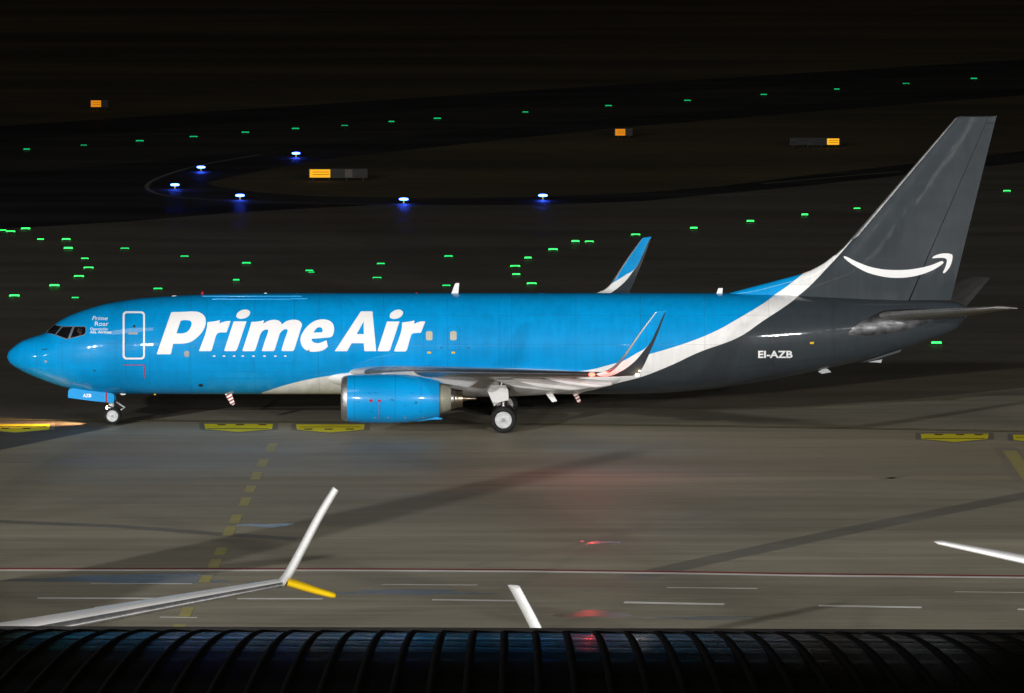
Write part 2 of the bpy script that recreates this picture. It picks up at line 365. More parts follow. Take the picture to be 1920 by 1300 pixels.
# shallow puddles left on the apron
q = NT('puddle_water'); q.set(q.mix(q.noise(q.coord((.2, 1, 1)), .9, 4), (.20, .185, .15), (.27, .25, .20)), .5, 0, 1.0, .2); q.b.inputs['Coat Roughness'].default_value = .24; M['puddle'] = q.m
for (x, y, w, h) in [(250, 1087, 190, 9), (500, 986, 48, 3.2), (1112, 1153, 70, 6), (1120, 1018, 38, 2.6), (760, 1112, 150, 5), (1330, 1160, 90, 4)]:
    pts = []
    for k in range(22):
        t = 2 * math.pi * k / 22; r_ = 1 + .28 * math.sin(3 * t + x) + .16 * math.sin(5 * t + y) + random.uniform(-.08, .08); pts.append((x + w * r_ * math.cos(t), y + h * r_ * math.sin(t)))
    mark('puddle', pts, 'puddle', ZG + .0015)
lerp2 = lambda a, b, t: (a[0] + (b[0] - a[0]) * t, a[1] + (b[1] - a[1]) * t)
# edge lines of the far curve
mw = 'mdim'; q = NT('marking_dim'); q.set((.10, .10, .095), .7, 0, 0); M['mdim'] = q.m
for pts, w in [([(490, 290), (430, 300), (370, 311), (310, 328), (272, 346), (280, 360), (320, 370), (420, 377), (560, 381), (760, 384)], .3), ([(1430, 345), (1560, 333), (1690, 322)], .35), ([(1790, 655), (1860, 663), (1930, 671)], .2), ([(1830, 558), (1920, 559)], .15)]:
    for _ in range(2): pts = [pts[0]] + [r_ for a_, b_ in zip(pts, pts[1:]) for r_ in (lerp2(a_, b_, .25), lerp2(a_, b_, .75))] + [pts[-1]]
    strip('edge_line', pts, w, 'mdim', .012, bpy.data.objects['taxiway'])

# ================================================================== AIRCRAFT SHAPES (own coordinates: x aft, y to starboard, z up)
topx = [(13.5, 668), (16, 660), (22, 654), (33, 645), (44, 638.5), (66, 631), (85, 624.5), (94, 616.5), (103, 608), (122, 596), (140, 588), (171, 577.5), (197, 570.5), (230, 564.5), (262, 560), (306, 556.5), (360, 553.5), (420, 551.6), (500, 550.3), (700, 550), (1368, 550.2), (1458, 551.2), (1500, 552.8), (1620, 559), (1700, 562.5), (1780, 565.5), (1800, 568), (1810, 576)]
botx = [(13.5, 670), (16, 677), (20, 682), (33, 691), (55, 702), (87, 715), (109, 722.5), (131, 728.5), (175, 734.8), (219, 738), (284, 738.8), (640, 738.8), (1150, 738.8), (1210, 737.6), (1266, 735), (1331, 729), (1397, 719.5), (1462, 708.6), (1528, 695.7), (1572, 686), (1614, 676.5), (1690, 655.5), (1741, 638), (1784, 621.6), (1800, 612), (1810, 596)]
def prof(pts): a = [P(*p) for p in pts]; return pchip([t[0] for t in a], [t[2] for t in a])
ZT, ZB = prof(topx), prof(botx)
XN, XE = P(13.5, 669)[0], P(1810, 586)[0]
WH = pchip([XN + t for t in (0, .06, .15, .4, .8, 1.4, 2.1, 3, 4, 5, 6.2, 26.5, 29, 31.5, 34, 36, 37.2, 37.8, XE - XN)], [.03, .17, .30, .55, .83, 1.12, 1.37, 1.60, 1.76, 1.84, 1.88, 1.88, 1.80, 1.55, 1.14, .74, .47, .33, .20])
def ysurf(x, z):
    x = min(max(x, XN), XE); zt, zb = ZT(x), ZB(x); zc, hh = (zt + zb) / 2, max((zt - zb) / 2, 1e-4); k = (z - zc) / hh
    return WH(x) * math.sqrt(max(0.0, 1 - k * k))
def onfus(px, py, off=.004):
    y = -1.0
    for _ in range(14):
        p = P(px, py, y); y = .5 * y + .5 * (-ysurf(p[0], p[2]) - off)
    p = P(px, py, y); return (p[0], y, p[2])
def fuselage_mesh():
    xs = sorted(set(list(XN + np.array([0, .01, .03, .06, .1, .15, .22, .3, .4, .5, .62, .75, .9])) + list(np.arange(XN + 1.05, XN + 8, .14)) + list(np.arange(XN + 8, XN + 26, .6)) + list(np.arange(XN + 26, XE, .25)) + [XE]))
    rings = []
    for x in xs:
        zt, zb = ZT(x), ZB(x); zc, hh, w = (zt + zb) / 2, (zt - zb) / 2, WH(x)
        rings.append([(x, w * math.sin(t), zc + hh * math.cos(t)) for t in np.linspace(0, 2 * math.pi, 72, endpoint=False)])
    return loft('fuselage', rings, sharp=60)

def naca(s): return 5 * (.2969 * math.sqrt(max(s, 0)) - .126 * s - .3516 * s * s + .2843 * s ** 3 - .1015 * s ** 4)
def foil(le, te, th, nrm, s0=0.0, s1=1.0, n=14, extra=0.0, half=0.5):
    """closed ring of an aerofoil slice between chord fractions s0 and s1; th = full thickness"""
    le, te, nrm = Vector(le), Vector(te), Vector(nrm).normalized(); up, dn = [], []
    for i in range(n + 1):
        t = i / n; s = s0 + (s1 - s0) * (1 - math.cos(t * math.pi / 2) if s0 == 0 else t)
        p = le + (te - le) * s; h = naca(s) * th + extra + (.004 if s0 > 0 or s > .5 else 0)
        up.append(p + nrm * h * (2 * half)); dn.append(p - nrm * h * (2 * (1 - half)))
    return up[::-1] + dn[1:] if s0 == 0 else up[::-1] + dn
def lerp(a, b, t): return tuple(x + (y - x) * t for x, y in zip(a, b))
def sec_at(secs, y):
    for a, b in zip(secs, secs[1:]):
        if a[0] <= y <= b[0] + 1e-9:
            t = (y - a[0]) / (b[0] - a[0]); return lerp(a, b, t)
    return secs[-1]
# wing half: (span, xle, xte, zle, zte, thickness)
def wing_secs():
    tip_le, tip_te = P(1119, 702, -17.0), P(1193, 703.5, -17.0)
    zr = 2.24
    s = [(1.2, -6.7, 1.35, zr - .04, zr - .24, .62), (1.9, -6.25, 1.35, zr + .02, zr - .16, .60), (3.4, -4.9, 1.45, zr + .17, zr + .02, .55), (5.0, -3.72, 1.55, zr + .335, zr + .20, .49), (5.9, -3.2, 1.66, zr + .43, zr + .30, .46)]
    a = s[-1]; b = (17.0, tip_le[0], tip_te[0], tip_le[2], tip_te[2], .165)
    for k in range(1, 9): s.append(lerp(a, b, k / 8))
    return s
WS = wing_secs()
def wing_ring(y, side, s0, s1, extra=0, drop=0, n=14):
    _, xl, xt, zl, zt, th = sec_at(WS, y)
    return foil((xl, side * y, zl), (xt, side * y, zt - drop), th, (0, 0, 1), s0, s1, n, extra, .5)
def wing_piece(name, side, ys, s0, s1, extra=0, drop=0): return loft(name, [wing_ring(y, side, s0, s1, extra, drop) for y in ys], sharp=50)
def winglet_rings(path, side, s1=1.0, extra=0.0, toe=0.0):
    rings = []
    for i, (y, le, te, th) in enumerate(path):
        a, b = path[max(i - 1, 0)], path[min(i + 1, len(path) - 1)]
        t = Vector((0, b[0] - a[0], (b[1][1] + b[2][1] - a[1][1] - a[2][1]) / 2))
        nrm = Vector((0, -t.z, t.y)); nrm.y *= side
        rings.append(foil((le[0], side * y, le[1]), (te[0], side * (y + toe), te[1]), th, nrm, 0, s1, 10, extra))
    return rings
def smoothpath(path, k=5):
    """refine a winglet path with Catmull-Rom"""
    f = [[p[0], p[1][0], p[1][1], p[2][0], p[2][1], p[3]] for p in path]; out = []
    for i in range(len(f) - 1):
        p0, p1, p2, p3 = [np.array(f[min(max(i + d, 0), len(f) - 1)]) for d in (-1, 0, 1, 2)]
        for t in np.linspace(0, 1, k, endpoint=False):
            out.append(.5 * (2 * p1 + (p2 - p0) * t + (2 * p0 - 5 * p1 + 4 * p2 - p3) * t * t + (3 * p1 - p0 - 3 * p2 + p3) * t ** 3))
    out.append(np.array(f[-1]))
    return [(q_[0], (q_[1], q_[2]), (q_[3], q_[4]), q_[5]) for q_ in out]
def wlp(y, l, t, th):
    a, b = P(*l, -y), P(*t, -y); return (y, (a[0], a[2]), (b[0], b[2]), th)
WINGLET = smoothpath([wlp(17.0, (1119, 702), (1193, 703.5), .165), wlp(17.28, (1140, 694.5), (1200, 697.5), .15), wlp(17.46, (1157, 681), (1209, 682), .13), wlp(17.6, (1173, 661), (1218, 662), .11), wlp(17.74, (1196, 628), (1233, 627), .09), wlp(17.88, (1225, 590), (1247.5, 588), .06), wlp(17.9, (1232, 584), (1249.5, 582), .03)])

# fin
def finpts(l): return sorted([(P(*p)[2], P(*p)[0]) for p in l])
fin_le = lin(finpts([(1360, 551.5), (1440, 530.5), (1510, 512), (1530, 502.5), (1545, 494), (1562, 481), (1580, 464.5), (1600, 443), (1790, 223), (1796, 219.2), (1801, 217.8)]))
fin_te = lin(finpts([(1868.5, 217.8), (1776, 590)]))
ZF0, ZF1 = P(1500, 566)[2], P(1800, 217.8)[2]
def fin_th(z): return .62 + (.20 - .62) * (z - ZF0) / (ZF1 - ZF0)
def fin_h(z):
    a, b = P(1848, 231), P(1703, 563); x = b[0] + (a[0] - b[0]) * (z - b[2]) / (a[2] - b[2]); return (x - fin_le(z)) / (fin_te(z) - fin_le(z))
def fin_ring(z, s0, s1, extra=0):
    th = fin_th(z) if z < ZF1 - .02 else .06
    if s1 == 'h': s1 = fin_h(z)
    if s0 == 'h': s0 = fin_h(z) + .006
    return foil((fin_le(z), 0, z), (fin_te(z), 0, z), th, (0, -1, 0), s0, s1, 14, extra)
FZ = sorted(set([ZF0] + list(np.linspace(P(1360, 551.5)[2] + .02, P(1600, 443)[2], 16)) + list(np.linspace(P(1600, 443)[2], P(1790, 223)[2], 10)) + [P(1796, 219.2)[2], ZF1 - .03, ZF1]))
def onfin(px, py, off=.006):
    y = -.2
    for _ in range(8):
        p = P(px, py, y); z = p[2]; s = (p[0] - fin_le(z)) / (fin_te(z) - fin_le(z)); y = -(naca(min(max(s, 0), 1)) * fin_th(z) + .004) - off
    p = P(px, py, y); return (p[0], y, p[2])
# stabiliser
def stab_secs():
    tl, tt = P(1872, 577.5, -7.1), P(1909, 578.5, -7.1); rl, rt = P(1640, 592, -.55), P(1803, 594, -.4)
    return [(.3, rl[0] - .25, rt[0] - .05, rl[2] - .03, rt[2], .40), (.8, rl[0] + .1, rt[0] + .05, rl[2] + .03, rt[2] + .05, .38), (6.95, tl[0] - .1, tt[0] - .02, tl[2], tt[2], .12), (7.1, tl[0] + .05, tt[0], tl[2] + .01, tt[2], .09), (7.18, tl[0] + .35, tt[0] + .01, tl[2] + .01, tt[2], .02)]
SS = stab_secs()
def stab_ring(y, side, s0, s1, extra=0):
    _, xl, xt, zl, zt, th = sec_at(SS, y); return foil((xl, side * y, zl), (xt, side * y, zt), th, (0, 0, 1), s0, s1, 12, extra)

# engine, revolved around its own axis; eng(px) gives length coordinate at the nacelle plane
EY, ECZ = 4.83, P(735, 747.3, -4.83)[2]
ex = lambda px: P(px, 748, -EY)[0]
sc = 48.4
NAC = [(642, 41 / sc), (646, 42.4 / sc), (652, 43.6 / sc), (662, 44.9 / sc), (682, 46.1 / sc), (706, 46.7 / sc), (735, 46.7 / sc), (760, 45.8 / sc), (785, 43.0 / sc), (806, 38.8 / sc), (824, 34.5 / sc)]
def engine_parts(side, parent, mats, full):
    c = (0, side * EY, ECZ); X = [(ex(p), r) for p, r in NAC]
    def squash(me, k=.96):
        return me
    e = empty('engine'); e.parent = parent
    # cowl as a shell with an inner duct
    rings = [(x, r) for x, r in X[2:]] + [(X[-1][0] - .01, X[-1][1] - .03), (X[-4][0], X[-1][1] - .06), (X[3][0], .74), (X[2][0], .765)]
    cowl = revolve('cowl', rings, c); b = bmesh.new(); b.from_mesh(cowl)
    bmesh.ops.delete(b, geom=[f for f in b.faces if len(f.verts) > 8], context='FACES_ONLY'); b.to_mesh(cowl); b.free()
    co = link('cowl', fixn(cowl), mats['cowl'], e)
    lip = [(X[2][0] + .004, X[2][1] + .002), (X[1][0], X[1][1]), (X[0][0] + .01, X[0][1] - .01), (X[0][0] - .03, X[0][1] - .06), (X[0][0], .79), (X[1][0] + .05, .765), (X[2][0] + .02, .755)]
    lm = revolve('inlet_lip', lip, c); b = bmesh.new(); b.from_mesh(lm); bmesh.ops.delete(b, geom=[f for f in b.faces if len(f.verts) > 8], context='FACES_ONLY'); b.to_mesh(lm); b.free()
    link('inlet_lip', lm, 'alu', e)
    link('fan_duct', revolve('fan_duct', [(X[4][0], .755), (X[4][0] + .02, .756)], c), 'dark', e)
    link('spinner', revolve('spinner', [(X[3][0] - .05, .005), (X[3][0] + .1, .12), (X[3][0] + .3, .22), (X[4][0], .26)], c, 24), 'dark', e)
    v, f = [], []
    for k in range(24):
        t = 2 * math.pi * k / 24
        for (r, dt) in ((.22, 0), (.75, 0), (.75, .2), (.22, .15)):
            i = X[4][0] - .02 - (.12 if dt == 0 else 0); v.append((i, c[1] + r * math.cos(t + dt), c[2] + r * math.sin(t + dt)))
        n = 4 * k; f.append((n, n + 1, n + 2, n + 3))
    link('fan_blades', mesh('fan_blades', v, f), 'dark', e)
    link('core_cowl', revolve('core_cowl', [(ex(812), .60), (ex(826), .59), (ex(836), .53), (ex(844), .46), (ex(846), .44)], c), 'cream', e)
    link('nozzle_ring', revolve('nozzle_ring', [(ex(843), .40), (ex(845), .415), (ex(853), .38), (ex(855), .35)], c), 'steel', e)
    link('exhaust_nozzle', revolve('exhaust_nozzle', [(ex(852), .35), (ex(853.5), .365), (ex(860), .345), (ex(867.5), .325), (ex(867), .31), (ex(856), .30)], c), 'nozzle', e)
    link('exhaust_plug', revolve('exhaust_plug', [(ex(856), .2), (ex(867), .13), (ex(876), .07), (ex(892), .05), (ex(894), .012)], c, 24), 'nozzle', e)
    zl = WS[3][3]
    py = [(ex(690), ECZ + .96), (ex(750), ECZ + .93), (ex(810), ECZ + .80), (ex(826), ECZ + .62), (ex(880), ECZ + .45), (ex(915), zl - .1), (ex(850), zl + .1), (ex(795), zl + .05), (ex(745), ECZ + 1.04)]
    pm = prism('pylon', py, c[1] - .16, c[1] + .16); b = bmesh.new(); b.from_mesh(pm); bmesh.ops.bevel(b, geom=b.edges[:], offset=.05, segments=2, affect='EDGES'); b.to_mesh(pm); b.free()
    link('pylon', pm, mats['pylon'], e)
    if full:
        for a in (1, -1):
            # cowl tail lips above and below the fan nozzle
            pts = [(ex(780), ECZ + a * 43.2 / sc), (ex(806), ECZ + a * 39.2 / sc), (ex(829), ECZ + a * (31 if a > 0 else 38.5) / sc), (ex(829.5), ECZ + a * (29.5 if a > 0 else 37.3) / sc), (ex(815), ECZ + a * 33 / sc), (ex(800), ECZ + a * 38.5 / sc)]
            link('cowl_tail', prism('cowl_tail', pts, c[1] - .2, c[1] + .2), 'blue', e)
        st = prism('strake', [(ex(672), ECZ + .55), (ex(700), ECZ + .72), (ex(706), ECZ + .66), (ex(704), ECZ + .50)], c[1] + side * -.76, c[1] + side * -.735); 
        link('strake', st, 'blue', e)
        if side < 0:
            def oneng(px, py, off=.004):
                xs_, rs_ = [ex(p) for p, _ in NAC], [r for _, r in NAC]; y = -EY - .9
                for _ in range(8):
                    p = P(px, py, y); r = float(np.interp(p[0], xs_, rs_)) + off; y = -EY - math.sqrt(max(0, r * r - (p[2] - ECZ) ** 2))
                p = P(px, py, y); return (p[0], y, p[2])
            decal('warning_line', [[(710.4, 755), (711.8, 755), (711.8, 791), (710.4, 791)]], 'red', e, oneng)
            decal('warning_arrow', [[(707.5, 751.8), (710, 749.2), (715, 751), (715, 753), (710, 754.4)]], 'red', e, oneng)
            decal('warning_disc', [circ(695.5, 751.8, 3.2)], 'red', e, oneng)
            decal('access_port', [circ(780, 755.3, 2.8)], 'seam', e, oneng)
            decal('vent', [[(730, 750.5), (735, 748), (739.5, 750), (738, 752)]], 'seam', e, oneng)
            for (x, y_) in ((690, 737), (701, 736), (693, 771), (668, 752), (786, 771), (770, 737), (757, 760)): decal('stencil', [[(x, y_), (x + 6, y_), (x + 6, y_ + 1), (x, y_ + 1)]], 'seam', e, oneng)
            for x in (700, 725, 757, 790): decal('cowl_latch', [rrect(x, 782.4, x + 5, 784.2, .6)], 'greymark', e, oneng)
            for x in (664.5, 789): decal('cowl_seam', [[(x, 703 if x < 700 else 706), (x + .6, 703 if x < 700 else 706), (x + .6, 791), (x, 791)]], 'seam', e, oneng)
            decal('cowl_seam', [[(741.2, 702), (741.9, 702), (740.6, 792), (739.9, 792)]], 'seam', e, oneng)
    return e

# ------------------------------------------------------------------ flat marks laid onto curved skin
def circ(cx, cy_, r, n=16, ry=None): return [(cx + r * math.cos(2 * math.pi * k / n), cy_ + (ry or r) * math.sin(2 * math.pi * k / n)) for k in range(n)]
def rrect(x0, y0, x1, y1, r, n=5):
    o = []
    for cx, cy_, a0 in ((x1 - r, y0 + r, -90), (x1 - r, y1 - r, 0), (x0 + r, y1 - r, 90), (x0 + r, y0 + r, 180)):
        o += [(cx + r * math.cos(R(a0 + 90 * k / n)), cy_ + r * math.sin(R(a0 + 90 * k / n))) for k in range(n + 1)]
    return o
def curved(pts, k=6):
    """outline with corners (x,y) and smooth points (x,y,1)"""
    n = len(pts); out = []
    for i in range(n):
        p1, p2 = pts[i], pts[(i + 1) % n]; s1, s2 = len(p1) > 2, len(p2) > 2
        if not s1 and not s2: out.append(p1[:2]); continue
        p0 = pts[i - 1] if s1 else p1; p3 = pts[(i + 2) % n] if s2 else p2
        a, b, c_, d = [np.array(t[:2], float) for t in (p0, p1, p2, p3)]
        for t in np.linspace(0, 1, k, endpoint=False):
            out.append(tuple(.5 * (2 * b + (c_ - a) * t + (2 * a - 5 * b + 4 * c_ - d) * t * t + (3 * b - a - 3 * c_ + d) * t ** 3)))
    return out
def flatfill(polys, cut):
    cu = bpy.data.curves.new('tmp', 'CURVE'); cu.dimensions = '2D'; cu.fill_mode = 'BOTH'
    for pl in polys:
        s = cu.splines.new('POLY'); s.points.add(len(pl) - 1); s.use_cyclic_u = True
        for i, p in enumerate(pl): s.points[i].co = (p[0], -p[1], 0, 1)
    o = bpy.data.objects.new('tmp', cu); me = bpy.data.meshes.new_from_object(o)
    b = bmesh.new(); b.from_mesh(me); bpy.data.objects.remove(o); bpy.data.curves.remove(cu); bpy.data.meshes.remove(me)
    return cutgrid(b, cut)
def cutgrid(b, cut):
    bmesh.ops.remove_doubles(b, verts=b.verts[:], dist=1e-4)
    for ax in (0, 1):
        lo = min(v.co[ax] for v in b.verts); hi = max(v.co[ax] for v in b.verts); t = lo + cut
        while t < hi - .05 * cut:
            no = (1, 0, 0) if ax == 0 else (0, 1, 0); co = (t, 0, 0) if ax == 0 else (0, t, 0)
            bmesh.ops.bisect_plane(b, geom=b.verts[:] + b.edges[:] + b.faces[:], plane_co=co, plane_no=no, dist=1e-5); t += cut
    return b
def lay(name, b, mat, parent, surf):
    for v in b.verts: v.co = surf(v.co.x, -v.co.y)
    me = bpy.data.meshes.new(name); b.to_mesh(me); b.free(); me.shade_smooth()
    return link(name, me, mat, parent)
def decal(name, polys, mat, parent, surf=None, cut=5.0): return lay(name, flatfill(polys, cut), mat, parent, surf or onfus)
def textdecal(name, body, x, y, size, mat, parent, surf=None, shear=0, bold=0, width=1.0, cut=5.0):
    cu = bpy.data.curves.new('tmp', 'FONT'); cu.body = body; cu.size = 1; cu.shear = shear; cu.offset = bold; cu.resolution_u = 4
    o = bpy.data.objects.new('tmp', cu); C.objects.link(o); dg = bpy.context.evaluated_depsgraph_get()
    me = bpy.data.meshes.new_from_object(o.evaluated_get(dg)); b = bmesh.new(); b.from_mesh(me)
    bpy.data.objects.remove(o); bpy.data.curves.remove(cu); bpy.data.meshes.remove(me)
    w = max(v.co.x for v in b.verts) - min(v.co.x for v in b.verts); x0 = min(v.co.x for v in b.verts); hh = max(v.co.y for v in b.verts if True)
    for v in b.verts: v.co = ((v.co.x - x0) / w * width + x, -y + v.co.y / hh * size, 0)
    return lay(name, cutgrid(b, cut), mat, parent, surf or onfus)

def wheel(parent, name, c, r, w, hub=.56):
    """wheel on a cross axle: tyre with tread grooves, dished rim, hub cap"""
    t = empty(name); t.parent = parent
    prof_ = [(-w * .36, r * hub), (-w * .46, r * .68), (-w * .5, r * .80), (-w * .46, r * .91), (-w * .36, r * .975)]
    for g in (-.2, 0, .2): prof_ += [(w * g - .02, r), (w * g - .012, r * .975), (w * g + .012, r * .975), (w * g + .02, r)]
    prof_ += [(w * .36, r * .975), (w * .46, r * .91), (w * .5, r * .80), (w * .46, r * .68), (w * .36, r * hub)]
    link('tyre', revolve('tyre', prof_, c, 40, 'Y', 60), 'rubber', t)
    for s in (-1, 1):
        link('rim', revolve('rim', [(s * w * .30, r * hub * 1.03), (s * w * .43, r * hub * 1.02), (s * w * .45, r * hub * .95), (s * w * .40, r * hub * .88), (s * w * .38, r * hub * .55), (s * w * .40, r * hub * .45), (s * w * .41, .01)], c, 32, 'Y', 30), 'rim', t)
        link('hub_cap', revolve('hub_cap', [(s * w * .44, r * .15), (s * w * .50, r * .13), (s * w * .51, r * .09), (s * w * .47, r * .07), (s * w * .47, .005)], c, 20, 'Y', 30), 'greymark', t)
    return t

def airliner(root, mats, full, lp, cache=None):
    fm = fuselage_mesh(); fus = link('fuselage', fm, mats['fus'], root)
    # wing-body fairing under the wing
    rings = []
    for x in np.linspace(-7.6, 4.6, 40):
        u = (x + 7.6) / 12.2; k = math.sin(math.pi * min(max(u, 0), 1)) ** .45
        rings.append([(x, (1.2 + .95 * k) * math.sin(t), 2.06 + (.25 + .70 * k) * math.cos(t) * (1.0 if math.cos(t) < 0 else .62)) for t in np.linspace(0, 2 * math.pi, 40, endpoint=False)])
    link('wing_fairing', loft('wing_fairing', rings, sharp=70), mats['belly'], root)
    ys = [s[0] for s in WS]
    for side in (-1, 1):
        w = link('wing', wing_piece('wing', side, ys, 0, .74), mats['wing'], root)
        link('leading_edge', loft('leading_edge', [wing_ring(y, side, 0, .085, .004, 0, 8) for y in [2.4] + ys[2:]], sharp=60), mats.get('le', 'darkalu'), w)
        for nm, a, b in (('flap', 1.95, 5.85), ('flap', 5.95, 11.9), ('aileron', 12.0, 16.4), ('wing_tip_edge', 16.45, 17.0)):
            yy = [a] + [y for y in ys if a < y < b] + [b]
            link(nm, wing_piece(nm, side, yy, .744, 1.0, 0, .05 if nm == 'flap' else 0), mats['flap'], w)
        for (y, L0, L1, dz, ww) in ((4.0, -1.8, .55, .28, .28), (5.75, -2.6, .75, .36, .30), (8.6, -2.6, .80, .34, .28), (11.7, -2.1, .6, .24, .22)):
            _, xl, xt, zl, zt, th = sec_at(WS, y); rr = []
            for u in np.linspace(0, 1, 20):
                x = xt + L0 + (L1 - L0) * u; zz = zl + (zt - zl) * min((x - xl) / (xt - xl), 1.0) - .04 - .20 * u
                k = max(.04, (u / .4) ** .6 if u < .4 else 1.0 if u < .75 else 1 - .5 * ((u - .75) / .25) ** 1.3)
                rr.append([(x, side * y + ww * .5 * k * math.sin(t), zz - dz * .55 * k + dz * .62 * k * math.cos(t)) for t in np.linspace(0, 2 * math.pi, 16, endpoint=False)])
            link('flap_track_fairing', loft('flap_track_fairing', rr, sharp=60), mats['canoe'], w)
        g = link('winglet', loft('winglet', winglet_rings(lp, side, toe=mats.get('toe', 0)), sharp=60), mats['winglet'], root)
        link('leading_edge', loft('leading_edge', winglet_rings(lp[4:-3], side, .10, .003, mats.get('toe', 0)), sharp=60), mats['wle'], g)
        if 'ventral' in mats:
            vp = mats['ventral']; link('lower_winglet', loft('lower_winglet', winglet_rings(vp, side), sharp=60), 'yellow', root)
        st = link('horizontal_stabiliser', loft('horizontal_stabiliser', [stab_ring(s[0], side, 0, .70) for s in SS], sharp=50), mats['stab'], root)
        link('leading_edge', loft('leading_edge', [stab_ring(y, side, 0, .07, .003) for y in (.9, 3, 5, 6.95)], sharp=60), mats.get('sle', 'alu'), st)
        link('elevator', loft('elevator', [stab_ring(y, side, .705, 1) for y in (.75, 3, 5, 6.95, 7.1)], sharp=50), mats['stab'], st)
        engine_parts(side, root, mats, full)
    fin = link('vertical_stabiliser', loft('vertical_stabiliser', [fin_ring(z, 0, 'h') for z in FZ], sharp=50), mats['fin'], root)
    zl = [z for z in FZ if z > P(1560, 484)[2]]
    link('leading_edge', loft('leading_edge', [fin_ring(z, 0, .012 if z < P(1600, 443)[2] else .035, .004) for z in zl[:-2]], sharp=60), 'alu', fin)
    zr = [z for z in FZ if P(1700, 562)[2] < z < P(1800, 232)[2]]
    link('rudder', loft('rudder', [fin_ring(z, 'h', 1) for z in [P(1700, 563)[2]] + zr + [P(1830, 231)[2]]], sharp=50), mats['fin'], fin)
    link('fin_tip', loft('fin_tip', [fin_ring(z, 'h', 1) for z in (P(1830, 230.3)[2], P(1830, 224)[2], ZF1 - .03, ZF1)], sharp=50), mats['fin'], fin)
    link('tail_cone', revolve('tail_cone', [(XE - .1, .21), (XE + .02, .2), (XE + .05, .16), (XE - .1, .12)], (0, 0, P(1810, 587)[2]), 20), 'alu', root)
    # landing gear
    nx = P(211, 778, -.2)[0]
    for s in (-1, 1): wheel(root, 'nose_wheel', (nx, s * .21, .335), .335, .20, .70)
    link('nose_gear_strut', tube('nose_gear_strut', [(nx - .02, 0, .33), (nx - .04, 0, .7), (nx - .10, 0, 1.5)], [.05, .06, .085]), 'steel', root)
    link('axle', tube('axle', [(nx, -.28, .335), (nx, .28, .335)], .045), 'steel', root)
    mx_ = P(944, 787, -3.1)[0]
    for s in (-1, 1):
        for d in (-.36, .36): wheel(root, 'main_wheel', (mx_, s * (2.86 + d * .95), .52), .52, .36, .62)
        link('main_gear_strut', tube('main_gear_strut', [(mx_, s * 2.86, .5), (mx_, s * 2.84, 1.1), (mx_ - .1, s * 2.7, 2.2)], [.085, .10, .13]), 'steel', root)
        link('axle', tube('axle', [(mx_, s * 2.35, .52), (mx_, s * 3.35, .52)], .06), 'dark', root)
        link('side_brace', tube('side_brace', [(mx_ + .1, s * 2.7, 1.1), (mx_ + .25, s * 1.6, 1.75)], .06), 'steel', root)
        link('torque_link', tube('torque_link', [(mx_ + .12, s * 2.86, 1.15), (mx_ + .42, s * 2.86, .92), (mx_ + .12, s * 2.86, .62)], .035), 'dark', root)
    return fus, fin

# ================================================================== THE TAXIING CARGO JET
jet = empty('cargo_jet', (0, 0, ZG), YAW, 'sky blue cargo jet with white lettering and dark grey tail taxiing across the apron', 'airplane')
def zx(pts, f): return [(p[0], p[2]) for p in (f(*q_, 0) for q_ in pts)]
b1 = zx([(488, 738.3), (505, 732), (540, 721), (590, 709.5), (640, 702.5), (690, 698.5), (760, 696.5), (950, 696.5), (1060, 697), (1100, 694.6), (1150, 682.5), (1219, 664), (1287, 643.2), (1342, 621), (1386, 596.5), (1419, 577), (1446, 558.5)], onfus) + zx([(1470, 541), (1490, 526), (1513, 507), (1535, 488), (1560, 462)], onfin)
b2 = [(P(1060, 738)[0], 0)] + zx([(1088, 737.6), (1120, 729.5), (1154, 719.5), (1199, 708), (1254, 687), (1309, 661.5), (1384, 633), (1430, 602.5), (1473, 574), (1492, 559.5)], onfus) + zx([(1513, 541.5), (1528, 527), (1550, 503.5), (1572, 480), (1600, 447), (1640, 395)], onfin)
b1 = [(b1[0][0] - .12, 0)] + b1 + [(b1[-1][0] + .35, 13.9)]; b2 = b2 + [(b2[-1][0] + 2.0, 13.9)]
M['livery'] = livery('cargo_livery', b1, b2, -12, 16)
wl = lambda px, py, y=-17.5: (P(px, py, y)[0], P(px, py, y)[2])
wb1 = [wl(1100, 700, -17.1), wl(1150, 686.5, -17.3), wl(1163, 680), wl(1190, 664), wl(1217, 645.6, -17.7), wl(1232, 617, -17.8), wl(1249, 584, -17.9)]
wb2 = [wl(1120, 708, -17.1), wl(1147, 704.2, -17.1), wl(1163, 697, -17.3), wl(1178, 687.7, -17.45), wl(1195, 672.7, -17.55), wl(1210, 654, -17.65), wl(1217, 645.4, -17.7), wl(1232, 616.5, -17.8), wl(1249, 583, -17.9)]
M['wlivery'] = livery('winglet_livery', wb1, wb2, 2.5, 6.2)
mats = dict(fus='livery', belly='white', wing='wingwhite', flap='wingwhite', canoe='white', winglet='wlivery', wle='darkalu', stab='stabgrey', fin='livery', cowl='blue', pylon='winggrey')
fus, fin = airliner(jet, mats, True, WINGLET)

